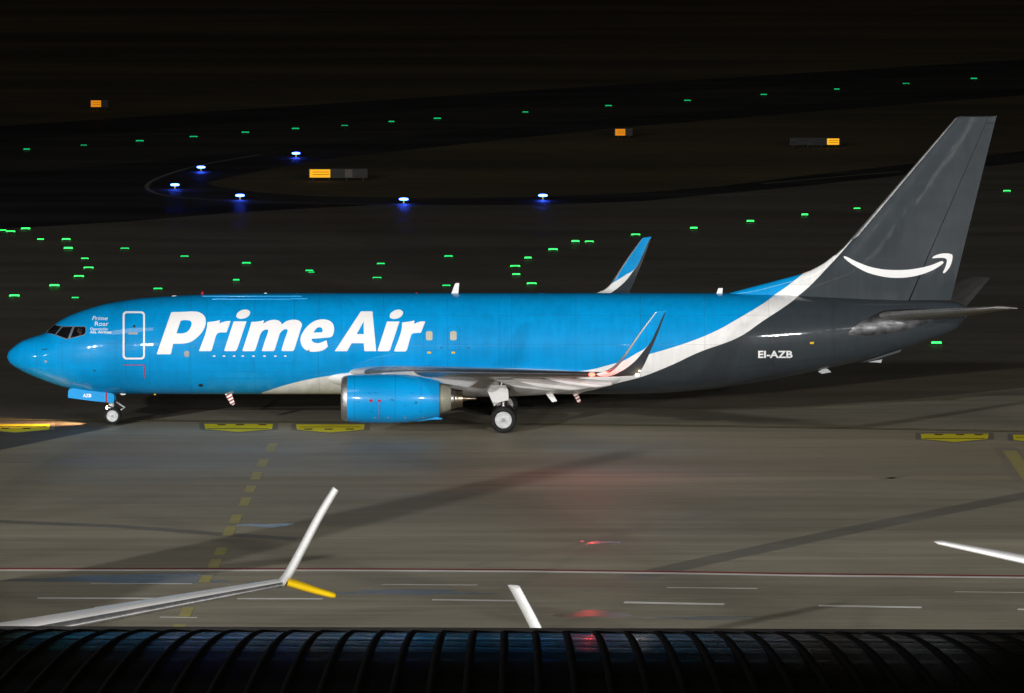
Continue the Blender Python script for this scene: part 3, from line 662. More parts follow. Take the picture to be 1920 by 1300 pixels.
# cockpit: the window openings are cut into the nose, panes set into them
pane1 = [(86.5, 623.6), (102.6, 609.0), (115.5, 612.2), (103.0, 627.6)]
pane2 = [(104.5, 628.2), (117.0, 613.0), (136.6, 612.6), (126.8, 636.4)]
pane3 = [(131.0, 634.8), (139.2, 612.8), (158.8, 612.8), (160.8, 615.5), (160.4, 624.5), (157.5, 627.8)]
def inset(poly, k):
    cx = sum(p[0] for p in poly) / len(poly); cy_ = sum(p[1] for p in poly) / len(poly)
    return [(cx + (p[0] - cx) * k, cy_ + (p[1] - cy_) * k) for p in poly]
for pl in (pane1, pane2, pane3):
    n = len(pl); v = [tuple(P(*p, -2.6)) for p in inset(pl, .96)] + [tuple(P(*p, -.12)) for p in inset(pl, .96)]
    # straight through openings (same outline front and back)
    v[n:] = [(a[0], -.14, a[2] - .0) for a in v[:n]]
    yv = [onfus(*p)[1] for p in inset(pl, .96)]
    base = [onfus(*p) for p in inset(pl, .96)]
    v = [(b_[0], -2.6, b_[2]) for b_ in base] + [(b_[0], max(b_[1] + .9, -.12) if pl is not pane1 else b_[1] + .35, b_[2]) for b_ in base]
    cm = fixn(mesh('cut', v, [tuple(range(n)), tuple(range(2 * n - 1, n - 1, -1))] + [(i, n + i, n + (i + 1) % n, (i + 1) % n) for i in range(n)]))
    cm.materials.append(M['black']); co = link('cut', cm)
    md = fus.modifiers.new('b', 'BOOLEAN'); md.operation = 'DIFFERENCE'; md.solver = 'EXACT'; md.object = co; md.material_mode = 'TRANSFER'
    co.parent = jet; bpy.context.view_layer.update()
    nm = bpy.data.meshes.new_from_object(fus.evaluated_get(bpy.context.evaluated_depsgraph_get()))
    fus.modifiers.clear(); old = fus.data; fus.data = nm; nm.name = 'fuselage'; bpy.data.objects.remove(co)
    pn = decal('cockpit_window', [pl], 'glass', fus, lambda x, y: onfus(x, y, -.004), 2.0)
    # frame strip round the pane
    outer = inset(pl, 1.09) if pl is not pane1 else inset(pl, 1.06)
    fr = decal('window_frame', [outer, inset(pl, .955)], 'frame', fus, lambda x, y: onfus(x, y, .007), 2.0)
    fo = link('cockpit_window', pn.data.copy(), None, fus); fo.data.transform(Matrix.Scale(-1, 4, (0, 1, 0)))
    fo.data.transform(Matrix.Translation((0, .012, 0)))
    fo.data.materials.clear(); fo.data.materials.append(M['black'])
wp = tube('wiper', [onfus(92, 622.5, .02), onfus(106, 619.5, .03)], .012, 6); link('wiper', wp, 'steel', fus)

# big lettering, outlines in photo pixels
zA = lambda l: curved([(285 + p[0] * .1041667, 570 + p[1] * .1041667, *p[2:]) for p in l])
zB = lambda l: curved([(445 + p[0] * .1041667, 570 + p[1] * .1041667, *p[2:]) for p in l])
zC = lambda l: curved([(610 + p[0] * .1041667, 570 + p[1] * .1041667, *p[2:]) for p in l])
LET = [
 ('letter_p', [zA([(85, 900), (345, 155), (365, 148), (560, 144, 1), (740, 135, 1), (860, 155, 1), (940, 215, 1), (968, 300, 1), (955, 400, 1), (900, 510, 1), (800, 615, 1), (690, 685, 1), (570, 712, 1), (380, 718), (345, 885), (325, 909), (92, 909)]),
               zA([(440, 532), (515, 310), (535, 297), (600, 293, 1), (670, 298, 1), (708, 330, 1), (710, 380, 1), (680, 450, 1), (630, 505, 1), (550, 532, 1)])]),
 ('letter_r', [zA([(845, 846), (955, 560, 1), (990, 410, 1), (995, 330), (1110, 316, 1), (1222, 295), (1212, 352), (1300, 322, 1), (1360, 310, 1), (1415, 310), (1345, 505), (1328, 516), (1240, 515, 1), (1190, 527, 1), (1155, 565, 1), (1130, 640, 1), (1078, 825), (1055, 851), (855, 851)])]),
 ('letter_i', [zA([(1300, 840), (1470, 315), (1702, 315), (1530, 820), (1500, 850), (1310, 850)])]),
 ('letter_i_dot', [zA([(1517, 218, 1), (1545, 158, 1), (1620, 112, 1), (1710, 105, 1), (1765, 145, 1), (1745, 212, 1), (1685, 253, 1), (1605, 270, 1), (1540, 255, 1)])]),
 ('letter_m', [zB([(92, 840), (225, 430, 1), (250, 326), (370, 318, 1), (482, 295), (465, 358), (560, 305, 1), (680, 288, 1), (765, 315, 1), (803, 370), (900, 305, 1), (1030, 285, 1), (1120, 310, 1), (1162, 370, 1), (1140, 460, 1), (1025, 820), (1000, 849), (805, 849), (795, 830), (850, 650, 1), (905, 490, 1), (885, 458, 1), (830, 468, 1), (775, 520, 1), (745, 595, 1), (675, 820), (650, 850), (448, 850), (442, 840), (500, 660, 1), (555, 495, 1), (535, 463, 1), (480, 472, 1), (430, 520, 1), (400, 590, 1), (325, 825), (300, 851), (100, 851)])]),
 ('letter_e', [zB([(1605, 655), (1628, 770), (1540, 835, 1), (1400, 862, 1), (1280, 850, 1), (1190, 795, 1), (1142, 700, 1), (1140, 610, 1), (1180, 510, 1), (1270, 395, 1), (1390, 310, 1), (1530, 278, 1), (1650, 300, 1), (1720, 360, 1), (1742, 450, 1), (1730, 530, 1), (1705, 580, 1), (1640, 605, 1), (1335, 630), (1355, 680, 1), (1430, 708, 1), (1510, 695, 1)]),
               zB([(1375, 518), (1400, 470, 1), (1450, 426, 1), (1505, 426, 1), (1535, 465, 1), (1528, 512)])]),
 ('letter_a', [zC([(170, 852), (640, 135), (848, 135), (915, 852), (708, 852), (700, 840), (692, 708), (475, 708), (390, 852)]), zC([(565, 545), (690, 318), (692, 545)])]),
 ('letter_i', [zC([(940, 845), (1110, 318), (1335, 318), (1165, 825), (1140, 852), (948, 852)])]),
 ('letter_i_dot', [zC([(1158, 222, 1), (1182, 162, 1), (1255, 115, 1), (1342, 106, 1), (1398, 148, 1), (1378, 212, 1), (1320, 255, 1), (1240, 273, 1), (1175, 257, 1)])]),
 ('letter_r', [zC([(1238, 848), (1340, 580, 1), (1375, 440, 1), (1380, 335), (1490, 322, 1), (1605, 300), (1598, 360), (1690, 324, 1), (1740, 316, 1), (1798, 320), (1725, 510), (1708, 523), (1620, 525, 1), (1570, 537, 1), (1540, 578, 1), (1470, 825), (1445, 857), (1248, 857)])])]
for nm, pl in LET: decal(nm, pl, 'letter', fus)
# swoosh arrow on the fin
zT = lambda l: curved([(1560 + p[0] * .1354167, 440 + p[1] * .1354167, *p[2:]) for p in l])
decal('smile_curve', [zT([(163, 316, 1), (195, 306, 1), (350, 380, 1), (520, 445, 1), (700, 482, 1), (860, 492, 1), (1050, 487, 1), (1220, 462, 1), (1370, 425, 1), (1510, 370, 1), (1541, 380, 1), (1525, 412, 1), (1400, 490, 1), (1230, 555, 1), (1050, 592, 1), (860, 600, 1), (690, 580, 1), (500, 530, 1), (340, 450, 1), (230, 378, 1)])], 'letter', fin, onfin)
decal('arrow_head', [zT([(1388, 322), (1420, 295, 1), (1500, 268, 1), (1580, 260, 1), (1650, 272, 1), (1670, 300, 1), (1660, 370, 1), (1630, 450, 1), (1580, 515, 1), (1546, 536, 1), (1536, 520), (1570, 450, 1), (1590, 370, 1), (1580, 337, 1), (1530, 323, 1), (1450, 325, 1), (1398, 331)])], 'letter', fin, onfin)
# small titles
textdecal('title_prime', 'Prime', 172.5, 600.5, 7.4, 'letter', fus, shear=.28, width=29.5)
textdecal('title_roar', 'Roar', 178.0, 611.2, 8.0, 'letter', fus, width=25.5)
textdecal('title_operated', 'Operated', 169.5, 619.4, 4.9, 'letter', fus, width=25); textdecal('title_by', 'by', 196.2, 619.4, 4.9, 'letter', fus, width=6.3)
textdecal('title_initials', 'ASL', 168.8, 625.2, 4.7, 'letter', fus, bold=.02, width=12.3); textdecal('title_airline', 'Airlines', 183.6, 625.2, 4.7, 'letter', fus, bold=.02, width=25.4)
textdecal('registration', 'EI-AZB', 1421.5, 671, 13.0, 'letter', fus, bold=.028, width=64.5)
# front door
decal('door_outline', [rrect(230, 584, 271.7, 674.2, 7), rrect(233.6, 587.4, 268.4, 671, 5)], 'letter', fus, cut=3)
decal('door_handle', [[(240.5, 623.2), (258.5, 623.2), (258.0, 627.2), (240.5, 627.2)]], 'greymark', fus)
decal('door_peephole', [circ(251.6, 612, 2.6)], 'dark', fus)
decal('warning_angle', [[(231, 683.9), (270.8, 683.9), (273, 710.5), (271.2, 710.5), (269.2, 685.4), (231, 685.4)]], 'red', fus)
# main cargo door: outline, hinge line on the crown, latch lights
def seam(pts, w, mat='seam', name='panel_seam'):
    a, b_ = [], []
    for i, p in enumerate(pts):
        q0, q1 = pts[max(i - 1, 0)], pts[min(i + 1, len(pts) - 1)]; L = math.hypot(q1[0] - q0[0], q1[1] - q0[1]); nx_, ny_ = -(q1[1] - q0[1]) / L * w / 2, (q1[0] - q0[0]) / L * w / 2
        a.append((p[0] + nx_, p[1] + ny_)); b_.append((p[0] - nx_, p[1] - ny_))
    decal(name, [a + b_[::-1]], mat, fus, cut=6)
seam([(388, 562), (388, 680)], .55); seam([(552, 562), (552, 680)], .55); seam([(388, 681), (552, 681)], .5)
M['hinge'] = paint('hinge_blue', (.02, .34, .72), .2, 0, .6)
for (x0, x1, y) in ((380, 566, 555.8), (398, 545, 561.2), (545, 577, 560.4)):
    rr = [onfus(x, y, .012) for x in np.linspace(x0, x1, 12)]; link('door_hinge', tube('door_hinge', rr, .026, 8), 'hinge', fus)
for x in (401.5, 420, 439, 455.3, 475.3, 496, 516.3, 535): decal('latch_vent', [circ(x, 668, 2.6, 10, 1.3)], 'letter', fus)
# overwing hatches
for x in (804.8, 850):
    o_ = decal('hatch_window', [rrect(x - 6, 621.3, x + 6, 638.3, 3.2)], 'beige', fus)
    decal('hatch_outline', [rrect(x - 10.5, 613, x + 11.5, 657.5, 4), rrect(x - 10, 613.6, x + 11, 656.9, 3.6)], 'seam', fus)
    decal('hatch_mark', [rrect(x - 3.4, 659.6, x + 3.2, 663.2, .8)], 'yellowmark', fus)
decal('static_port', [rrect(345.3, 658.2, 354.8, 669.6, 3)], 'greymark', fus)
decal('outflow_valve', [circ(376.5, 722.8, 4.6, 16, 2.8)], 'dark', fus)
decal('vent_port', [circ(578.6, 658.3, 2.3)], 'dark', fus)
decal('nose_light_cover', [circ(85.8, 678.2, 2.5)], 'greymark', fus); decal('drain_port', [circ(177, 695.4, 2.4, 12, 1.2)], 'dark', fus)
decal('sensor_port', [circ(827, 652.5, 1.6)], 'dark', fus); decal('sensor_port', [circ(878, 652.5, 1.6)], 'dark', fus)
decal('tail_mark', [[(1519, 641.6), (1526.2, 641.4), (1525.8, 645.2), (1518.6, 645.2)]], 'yellowmark', fus)
link('pitot_probe', tube('pitot_probe', [onfus(88, 654.5, 0), onfus(83, 655, .12), onfus(78, 655.4, .12)], [.02, .015, .008], 6), 'dark', fus)
seam([(69, 632), (69, 711)], .5); seam([(280, 660), (280, 720)], .45); seam([(640, 560), (640, 690)], .4); seam([(936, 560), (936, 690)], .4)
seam([(1440, 610), (1452, 700)], .5, 'seamdark'); seam([(1560, 565), (1566, 680)], .5, 'seamdark'); seam([(1380, 690), (1560, 670)], .4, 'seamdark')
# polished plate round the stabiliser root
decal('stabiliser_plate', [curved([(1590, 626, 1), (1612, 606, 1), (1640, 590, 1), (1665, 582, 1), (1720, 579, 1), (1757, 583, 1), (1752, 598, 1), (1738, 606, 1), (1700, 619, 1), (1650, 628, 1), (1610, 630, 1)])], 'plate', fus, cut=4)
# antennas and lamps on the crown
def blade(px, mat, name='antenna', th=.05, y=0.0): return link(name, prism(name, [(P(*p, y)[0], P(*p, y)[2]) for p in px], y - th / 2, y + th / 2), mat, fus)
blade([(845, 554), (853, 532.5), (855.5, 531), (861, 531), (859, 554)], 'white'); blade([(1342, 554), (1346.5, 541.5), (1348, 540.5), (1355, 540.5), (1354, 554)], 'white')
blade([(320, 558), (323, 554.6), (330, 554.4), (334, 557)], 'white'); blade([(494, 552), (496, 549.6), (500, 549.6), (503, 552)], 'white'); blade([(505, 553), (507, 550.6), (511, 550.6), (514, 553)], 'white')
for px in (379.5, 781):
    b_ = P(px, 553); link('beacon', revolve('beacon', [(0, .06), (.06, .055), (.11, .03), (.12, .005)], (b_[0], 0, b_[2] + (.02 if px < 500 else -.02)), 14, 'Z'), 'red', fus)
# belly masts
def mast(pts, mat, name='drain_mast', y=-.25, th=.06): return link(name, prism(name, [(P(*p, y)[0], P(*p, y)[2]) for p in pts], y - th / 2, y + th / 2), mat, fus)
mast([(419, 734), (433, 734), (440.5, 757), (437, 759.8), (433, 759)], 'stripe'); mast([(1071, 734), (1083, 736), (1089.5, 753), (1086.5, 755.5), (1083, 754.5)], 'stripe')
mast([(1022, 737), (1035.5, 736.5), (1044.5, 752.2), (1035.5, 754.2)], 'white', 'belly_antenna', -.9); mast([(1534, 697), (1546, 690), (1552, 692), (1558.5, 698), (1541, 701)], 'greymark', 'belly_antenna')
mast([(1614, 680), (1690, 655), (1688, 660), (1640, 675)], 'slate', 'tail_skid'); mast([(1628, 679), (1654, 674), (1652, 680.5), (1641, 679.5)], 'greymark', 'belly_antenna')
mast([(224, 738), (229, 741), (236, 740), (234, 737)], 'white', 'belly_antenna'); mast([(288, 737), (289, 741), (292, 741), (293, 737)], 'yellowmark', 'belly_antenna')
# nose gear doors, torque link, taxi lamp
doorp = curved([(127.5, 745.9), (128.0, 735.5, 1), (130.0, 730.2, 1), (135.5, 728.0), (161, 732.0), (209, 737.4), (213, 739.5, 1), (214.2, 744), (213.2, 756.0), (170, 751.6)])
for s in (-1, 1):
    dm = prism('nose_gear_door', [(P(*p, -.5)[0], P(*p, -.5)[2]) for p in doorp], s * .50 - .02, s * .50 + .02); dr = link('nose_gear_door', dm, 'blue', jet)
    if s < 0:
        flat = lambda x, y: tuple(np.array(P(x, y, -.524)) )
        decal('door_stripe', [[(197.6, 736.4), (201.0, 736.8), (201.0, 754.8), (197.6, 754.4)]], 'red', dr, flat)
        textdecal('door_code', 'AZB', 155.2, 744.8, 6.0, 'letter', dr, flat, bold=.04, width=16)
link('torque_link', tube('torque_link', [P(218, 754, -.1), P(234, 764.5, -.1), P(226.5, 769, -.1)], .032, 8), 'rim', jet)
link('steering_collar', revolve('steering_collar', [(-.07, .11), (.07, .11)], tuple(P(209, 759.5, 0)), 16, 'Z'), 'rim', jet)
tl = P(201, 764.8, -.16); link('taxi_lamp_housing', tube('taxi_lamp_housing', [(tl[0] + .16, -.16, tl[2]), (tl[0] + .02, -.16, tl[2])], [.06, .09]), 'steel', jet)
link('taxi_lamp', revolve('taxi_lamp', [(-.05, .01), (-.045, .04), (-.02, .07), (.02, .085)], tuple(tl), 16), 'lwarm', jet)
def lamp(name, typ, loc, e, col, size=.05, **kw):
    l = bpy.data.lights.new(name, typ); l.energy = e; l.color = col; l.shadow_soft_size = size
    for k, v_ in kw.items(): setattr(l, k, v_)
    o = bpy.data.objects.new(name, l); C.objects.link(o); o.parent = jet; o.location = loc; return o
t_ = lamp('taxi_beam', 'SPOT', (tl[0] - .12, -.1, tl[2]), 4200, (1, .55, .26), .08, spot_size=R(66), spot_blend=1.0)
t_.rotation_euler = Vector((-1, .06, -.16)).to_track_quat('-Z', 'Y').to_euler()
# main gear leg doors
for s in (-1, 1):
    pts = [(914, 733), (921, 722), (948, 722), (953, 733), (953.5, 750.5), (944, 752.0), (936, 754.5), (930, 759), (926.5, 761.5)]
    link('main_gear_door', prism('main_gear_door', [(P(*p, -3.15)[0], P(*p, -3.15)[2]) for p in pts], s * 3.17 - .025, s * 3.17 + .025), 'white', jet)
# wing tip lamps
for s in (-1, 1):
    a = P(1109, 702.5, -17.05); link('navigation_lamp', revolve('navigation_lamp', [(-.10, .01), (-.08, .055), (0, .085), (.10, .06), (.14, .01)], (a[0], s * 17.08, a[2]), 16), 'lred' if s < 0 else 'lgreen', jet)
    a = P(1194, 703, -17.1); link('tail_lamp', revolve('tail_lamp', [(-.06, .01), (-.03, .05), (.05, .06), (.08, .01)], (a[0], s * 17.12, a[2]), 14), 'lwarm', jet)
a = P(1109, 702.5, -17.05); lamp('navigation_glow', 'POINT', (a[0] - .1, -17.6, a[2] - .45), 95, (1, .05, .03), .06)
a = P(1194, 703, -17.1); lamp('tail_glow', 'POINT', (a[0] + .15, -17.35, a[2] - .1), 25, (1, .75, .5), .05)

# the pilot seen in the side window
pc = P(150.5, 620.5, -1.02)
def pilot():
    rings = []
    #  height, centre x, half depth(x), half width(y)
    for (z, xo, dx, dy) in [(-.85, .05, .13, .19), (-.55, .04, .14, .20), (-.35, .03, .14, .225), (-.25, .03, .12, .235), (-.20, .03, .09, .17), (-.155, .02, .062, .066), (-.10, .01, .058, .058), (-.075, -.012, .082, .058), (-.05, -.02, .092, .066), (-.02, -.022, .098, .072), (-.005, -.03, .108, .073), (.015, -.018, .096, .075), (.05, -.012, .095, .077), (.09, 0, .095, .075), (.12, .006, .08, .063), (.14, .01, .05, .04), (.147, .012, .015, .012)]:
        rings.append([(pc[0] + xo + dx * math.cos(t) * (1 if math.cos(t) > -.92 or abs(z) > .03 else 1.14), pc[1] + dy * math.sin(t), pc[2] + z) for t in np.linspace(0, 2 * math.pi, 24, endpoint=False)])
    me = loft('person', rings, sharp=80); me.materials.append(M['skin']); me.materials.append(M['shirt'])
    for p in me.polygons: p.material_index = 1 if p.center.z < pc[2] - .17 else 0
    return me
pil = link('person', pilot()); pil.location = (0, 0, ZG); pil.rotation_euler = (0, 0, YAW); tag(pil, 'pilot in white shirt and headset seated behind the cockpit side window', 'person')
link('headset', tube('headset', [(pc[0] + .005, pc[1] + .085 * math.cos(t), pc[2] + .03 + .125 * math.sin(t)) for t in np.linspace(0, math.pi, 12)], .014, 8), 'headset', pil)
link('ear_cup', revolve('ear_cup', [(-.03, .035), (.0, .04), (.015, .03)], (pc[0] + .005, pc[1] - .085, pc[2] + .02), 14, 'Y'), 'headset', pil)
link('hair', loft('hair', [[(pc[0] + .012 + dx * math.cos(t), pc[1] + dy * math.sin(t), pc[2] + z) for t in np.linspace(0, 2 * math.pi, 24, endpoint=False)] for (z, dx, dy) in [(.075, .092, .08), (.1, .095, .08), (.128, .082, .068), (.15, .05, .042), (.156, .012, .01)]], sharp=80), 'black', pil)

# ================================================================== PARKED AIRLINERS in the foreground (nose towards the terminal)
pw = dict(le='alu', sle='white', fus='white', belly='winggrey', wing='white', flap='white', canoe='white', winglet='wingwhite', wle='wingwhite', stab='white', fin='white', cowl='white', pylon='white')
tl_, tt_ = WS[-1][1], WS[-1][2]; tz = WS[-1][3]; tzt = WS[-1][4]
tall = smoothpath([(17.0, (tl_, tz), (tt_, tzt), .165), (17.25, (tl_ + .55, tz + .25), (tt_ + .2, tzt + .25), .22), (17.65, (tl_ + 1.15, tz + .85), (tt_ + .6, tzt + .85), .22), (18.12, (tl_ + 1.7, tz + 1.6), (tt_ + 1.05, tzt + 1.6), .21), (18.6, (tl_ + 2.2, tz + 2.28), (tt_ + 1.45, tzt + 2.28), .19)])
vent = smoothpath([(17.15, (tl_ + .15, tz + .02), (tt_ + .05, tzt + .02), .24), (17.5, (tl_ + .45, tz - .12), (tt_ + .12, tzt - .12), .24), (18.0, (tl_ + .85, tz - .32), (tt_ + .25, tzt - .32), .20), (18.45, (tl_ + 1.15, tz - .48), (tt_ + .35, tzt - .46), .15), (18.5, (tl_ + 1.3, tz - .48), (tt_ + .36, tzt - .48), .03)])
plain = smoothpath([(17.0, (tl_, tz), (tt_, tzt), .165), (17.05, (tl_ + .5, tz + .2), (tt_ + .15, tzt + .2), .19), (17.2, (tl_ + 1.05, tz + .8), (tt_ + .55, tzt + .8), .19), (17.6, (tl_ + 1.6, tz + 1.6), (tt_ + 1.0, tzt + 1.6), .18), (18.0, (tl_ + 2.1, tz + 2.3), (tt_ + 1.4, tzt + 2.3), .16)])
ra = R(96); ca, sa = math.cos(ra), math.sin(ra)
pa = empty('parked_airliner', (-6.1 - (ca * tl_ + sa * 17.0), -73.4 - (sa * tl_ - ca * 17.0), ZG), ra, 'parked white airliner whose wing ends in a split winglet with yellow lower blade', 'airplane', 'airliners parked nose-in at the terminal')
airliner(pa, dict(pw, ventral=vent), False, tall)
pb = empty('parked_airliner', (18.16, -95.9, ZG), R(90), 'parked white airliner showing only a plain winglet and its tailplane tip at right', 'airplane', 'airliners parked nose-in at the terminal')
airliner(pb, dict(pw, toe=.26), False, plain)

# ================================================================== TERMINAL ROOF below the camera
TD = 60.0; A0 = PITCH + math.atan((1186 - 650) / F); RR = 110.0
tp = np.array([0, -D + TD, H - TD * math.tan(A0)]); rc = tp - RR * np.array([0, math.sin(A0), math.cos(A0)])
def rp(x, a, h=0.0): return (x, rc[1] + (RR + h) * math.sin(a), rc[2] + (RR + h) * math.cos(a))
term = empty('terminal_building', (0, rp(0, A0)[1], 0), 0, 'dark glossy ribbed roof of the terminal building along the bottom edge', 'building')
oy = rp(0, A0)[1]
def tl_loc(p): return (p[0], p[1] - oy, p[2])
q = NT('roof_panel_gloss'); q.set(q.mix(q.noise(q.coord((1, 1, 1)), .8, 4), (.010, .010, .012), (.018, .018, .021)), q.math('ADD', .15, q.math('MULTIPLY', q.noise(q.coord((1, 1.5, 1)), 1.2, 3), .14)), 0, 0, .10)
bm_ = q.n('ShaderNodeBump'); bm_.inputs['Strength'].default_value = .10; bm_.inputs['Distance'].default_value = .03; q.l(q.noise(q.coord((1, 1, 1)), .9, 2), bm_.inputs['Height']); q.l(bm_.outputs[0], q.b.inputs['Normal']); M['roofp'] = q.m
M['roofb'] = paint('roof_batten', (.016, .015, .015), .55, 0, 0, var=.3)
angs = [A0 + R(t) for t in np.linspace(-17, 1.0, 56)]; beyond = [A0 + R(t) for t in np.linspace(1.0, 11, 12)]
def roofstrip(name, x0, x1, h0, h1, al):
    return fixn(loft(name, [[tl_loc(rp(x0, a, h0)), tl_loc(rp(x0, a, h1)), tl_loc(rp(x1, a, h1)), tl_loc(rp(x1, a, h0))] for a in al], sharp=50))
link('roof_deck', roofstrip('roof_deck', -90, 90, -.6, -.06, angs + beyond[1:]), 'roofb', term)
SPC = .326; NP = 64
pm = roofstrip('roof_panel', -SPC / 2 + .02, SPC / 2 - .02, -.05, 0, angs); pm.materials.append(M['roofp'])
bt = []
for a in angs: bt.append([tl_loc(rp(.055 * math.cos(t), a, -.04 + .066 * math.sin(t))) for t in np.linspace(0, math.pi, 7)] + [tl_loc(rp(-.055, a, -.045)), tl_loc(rp(.055, a, -.045))])
bm2 = fixn(loft('roof_batten', bt, sharp=60)); bm2.materials.append(M['roofb'])
x_off = 1050 - 960
for k in range(NP + 1):
    x = (k - NP / 2) * SPC + x_off * TD / F
    if k < NP: o = link('roof_panel', pm, None, term); o.location = (x + SPC / 2, 0, 0)
    o = link('roof_batten', bm2, None, term); o.location = (x, 0, 0)
link('ridge_trim', roofstrip('ridge_trim', -90, 90, -.03, .05, [A0 + R(t) for t in np.linspace(-.35, .5, 6)]), 'roofb', term)
e1, e0 = rp(0, beyond[-1], -.6), rp(0, angs[0], -.6)
link('facade', box('facade', -88, 88, e0[1] - oy + .5, e1[1] - oy - .5, 0, min(e0[2], e1[2]) - .3), 'dark', term)

M['lwin'] = emis('lit_window', (1, .93, .82), 3.0)
yf = e1[1] - oy - .5
for k in range(28):
    x = -77 + k * 5.6; link('window', box('window', x, x + 4.7, yf + .004, yf + .06, 3.0, 5.8), 'lwin' if k % 5 != 3 else 'black', term)
term.rotation_euler = (0, R(.2), 0)

# ================================================================== AIRFIELD LIGHTS
ORD = ['first', 'second', 'third', 'fourth', 'fifth', 'sixth', 'seventh', 'eighth', 'ninth', 'tenth', 'eleventh', 'twelfth', 'thirteenth', 'fourteenth', 'fifteenth', 'sixteenth']
hs_ = revolve('housing', [(0, .25), (.03, .24), (.055, .19), (.06, .01)], (0, 0, 0), 16, 'Z'); hs_.materials.append(M['dark'])
def lensmesh(w, mat):
    v = [(-w, -.10, .045), (w, -.10, .045), (w, .10, .045), (-w, .10, .045), (-w * .9, -.05, .108), (w * .9, -.05, .108), (w * .9, .05, .108), (-w * .9, .05, .108)]
    me = mesh('lens', v, [(3, 2, 1, 0), (0, 1, 5, 4), (1, 2, 6, 5), (2, 3, 7, 6), (3, 0, 4, 7), (4, 5, 6, 7)]); me.materials.append(M[mat]); return me
ln_near, ln_far, ln_dim = lensmesh(.24, 'lgreen'), lensmesh(.27, 'lgreenfar'), lensmesh(.22, 'lgreendim')
def inset_light(px, py, label, group, lens):
    g = G(px, py, .014); e = empty('taxiway_light', g, 0, label, 'taxiway light', group)
    link('housing', hs_, None, e); l_ = link('lens', lens, None, e); k_ = random.uniform(.78, 1.12); l_.scale = (k_, k_, random.uniform(.8, 1.2))
rows = [
 ('green light, {} from the left in the far row near the top', [(50, 282), (157, 274), (262, 266), (363, 258), (460, 250), (554, 243), (646, 237), (734, 230), (820, 224), (985, 212), (1141, 200), (1289, 190), (1432, 179), (1569, 169), (1699, 158), (1826, 149)], ln_far, 'green lights of the far taxiway'),
 ('green light, {} going down the curved cluster at the left edge', [(4, 434), (20, 436), (48, 431), (76, 451), (124, 451), (128, 468), (159, 487), (166, 504), (148, 520), (102, 538), (27, 557)], ln_near, 'green lights of the left curve'),
 ('dim green light, {} from the left in the sagging row above the fuselage', [(234, 468), (346, 483), (462, 496), (580, 510), (584, 513), (714, 497), (841, 483)], ln_dim, 'green lights of the middle row'),
 ('dim green light, {} from the left just above the blue fuselage roof', [(141, 561), (296, 544), (443, 528), (707, 523), (837, 538)], ln_dim, 'green lights behind the fuselage'),
 ('green light, {} going up the curve of lights left of the far winglet', [(997, 534), (968, 517), (966, 501), (990, 486), (1037, 470), (1079, 455), (1105, 455)], ln_near, 'green lights of the right curve'),
 ('green light, {} from the left in the row between far winglet and tail fin', [(1192, 442), (1301, 430), (1407, 417), (1509, 405), (1607, 393)], ln_near, 'green lights of the right row')]
for lab, pts, lens, grp in rows:
    for i, p in enumerate(pts): inset_light(p[0], p[1], lab.format(ORD[i]), grp, lens)
inset_light(1888, 360, 'green light alone to the right of the tail fin', 'green lights of the right row', ln_near)
inset_light(1756, 646, 'green light alone just under the tail cone of the cargo jet', 'green lights of the right row', ln_near)
# blue edge lights on short posts
bl_base = revolve('base_plate', [(0, .16), (.03, .15), (.04, .05)], (0, 0, 0), 14, 'Z'); bl_base.materials.append(M['dark'])
bl_post = revolve('post', [(.03, .035), (.24, .035)], (0, 0, 0), 10, 'Z'); bl_post.materials.append(M['yellow'])
bl_lens = revolve('lens', [(.24, .22), (.26, .28), (.33, .28), (.36, .20), (.38, .02)], (0, 0, 0), 16, 'Z'); bl_lens.materials.append(M['lblue'])
for (px, py, lab) in [(555, 288, 'blue edge light nearest the yellow sign, upper side of the island'), (377, 314, 'blue edge light above the round tip of the grass island'), (328, 347, 'leftmost blue edge light, in the dark bend left of the island'), (450, 367, 'blue edge light below the tip of the grass island'), (757, 374, 'blue edge light in the middle of the island lower edge'), (1018, 367, 'rightmost blue edge light, on the island lower edge')]:
    g = G(px, py, .3); e = empty('edge_light', (g[0], g[1], .012), 0, lab, 'edge light', 'blue taxiway edge lights')
    link('base_plate', bl_base, None, e); link('post', bl_post, None, e); link('lens', bl_lens, None, e)
# guidance signs
def sign(px, py, pieces, h, label, slope=0):
    g = G(px, py, 0); d = g[1] + D; k = d / F; e = empty('guidance_sign', (g[0], g[1], .012), 0, label, 'sign', 'taxiway guidance signs')
    z0 = .22; X0 = min(a for _, a, _, _ in pieces) * k; X1 = max(b for _, _, b, _ in pieces) * k; hh = h * k
    link('cabinet', box('cabinet', X0 - .05, X1 + .05, 0, .22, z0 - .05, z0 + hh + .05, .02), 'signbox', e)
    for x in np.linspace(X0 + .25, X1 - .25, 2 if X1 - X0 < 1.4 else 4): link('leg', tube('leg', [(x, .11, 0), (x, .11, z0)], .04, 8), 'signbox', e)
    for kind, a, b_, mt in pieces:
        o = link(kind, box(kind, a * k + .03, b_ * k - .03, -.02, -.003, z0, z0 + hh, .004), mt, e)
        if kind == 'lit_panel':
            for u in (.36, .68): link('legend_bar', box('legend_bar', a * k + .05 + (b_ - a) * k * .12, b_ * k - .08, -.032, -.022, z0 + hh * u - .022, z0 + hh * u + .022), 'mlegend', o)
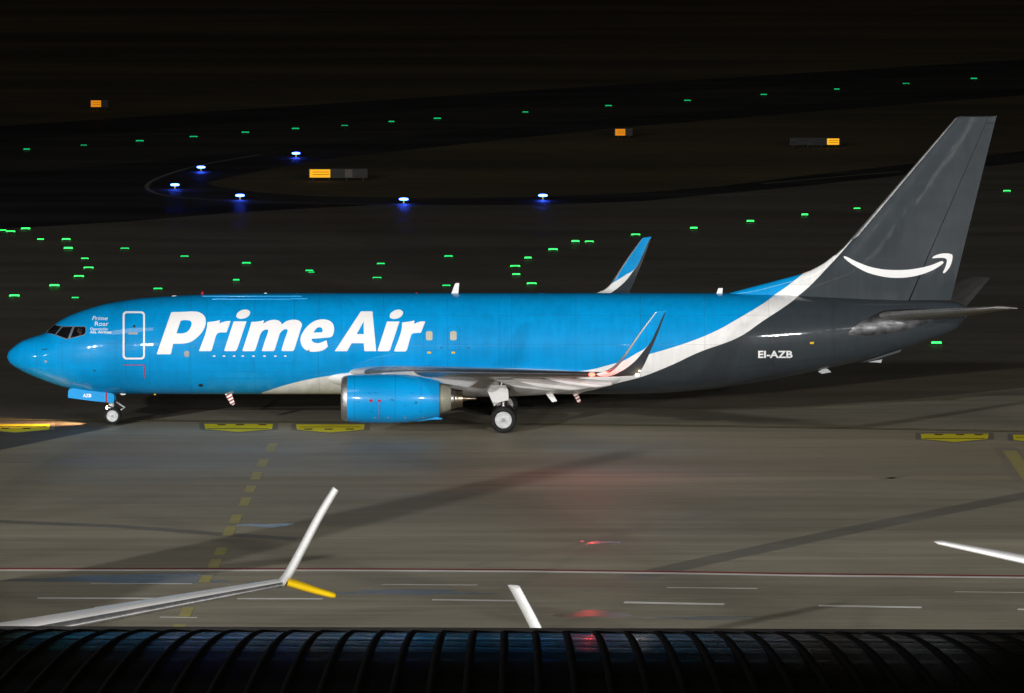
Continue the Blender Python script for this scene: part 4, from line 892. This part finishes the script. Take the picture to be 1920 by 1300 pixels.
M['signbox'] = paint('sign_cabinet', (.03, .028, .025), .7, 0, 0); M['signpale'] = paint('sign_pale', (.09, .075, .06), .7, 0, 0)
M['mlegend'] = emis('legend_dim', (1, .34, .01), .28)
sign(600, 339.5, [('lit_panel', -20, 20, 'lsign'), ('dark_panel', 21, 46, 'signbox'), ('pale_panel', 46, 62, 'signpale'), ('dark_panel', 62, 88, 'signbox')], 15, 'long guidance sign with bright yellow left end on the island tip')
sign(180, 206, [('lit_panel', -10, 10, 'lsignfar'), ('dark_panel', 11, 22, 'signbox')], 12, 'small orange lit sign at top left beyond the far taxiway')
sign(1163, 260, [('lit_panel', -10, 10, 'lsignfar'), ('dark_panel', 11, 22, 'signbox')], 12, 'small orange lit sign at the middle of the grass island edge')
sign(1562, 277.5, [('dark_panel', -80, -46, 'black'), ('dark_panel', -46, -13, 'black'), ('lit_panel', -12, 12, 'lsign')], 11.5, 'black guidance sign with yellow lit right end near the tail fin')
# floodlight masts that light the apron, outside the picture
for i, (p, t, e_, cone, rad) in enumerate(FLOODS):
    e = empty('floodlight_mast', (p[0], p[1] - .8, 0), 0, 'tall steel floodlight mast ' + ('behind the terminal on the left', 'behind the terminal on the right', 'far left on the apron edge', 'short one on the left of the parking stands', 'short one on the right of the parking stands', 'lower one far behind on the left', 'lower one far behind on the right')[i], 'floodlight mast', 'apron floodlight masts')
    link('pole', tube('pole', [(0, 0, 0), (0, 0, p[2] * .5), (0, 0, p[2] + .6)], [.38, .28, .18], 12), 'concretemast', e)
    link('crossbar', box('crossbar', -2.2, 2.2, -.12, .12, p[2] + .35, p[2] + .6), 'concretemast', e)
    for k in range(4):
        h_ = link('lamp_head', box('lamp_head', -2.1 + k * 1.15, -1.35 + k * 1.15, .14, .5, p[2] - .25, p[2] + .35, .03), 'dark', e)
        link('lamp_face', box('lamp_face', -2.04 + k * 1.15, -1.41 + k * 1.15, .503, .515, p[2] - .2, p[2] + .3), 'lflood', h_)
S.render.resolution_x, S.render.resolution_y = 1024, 693
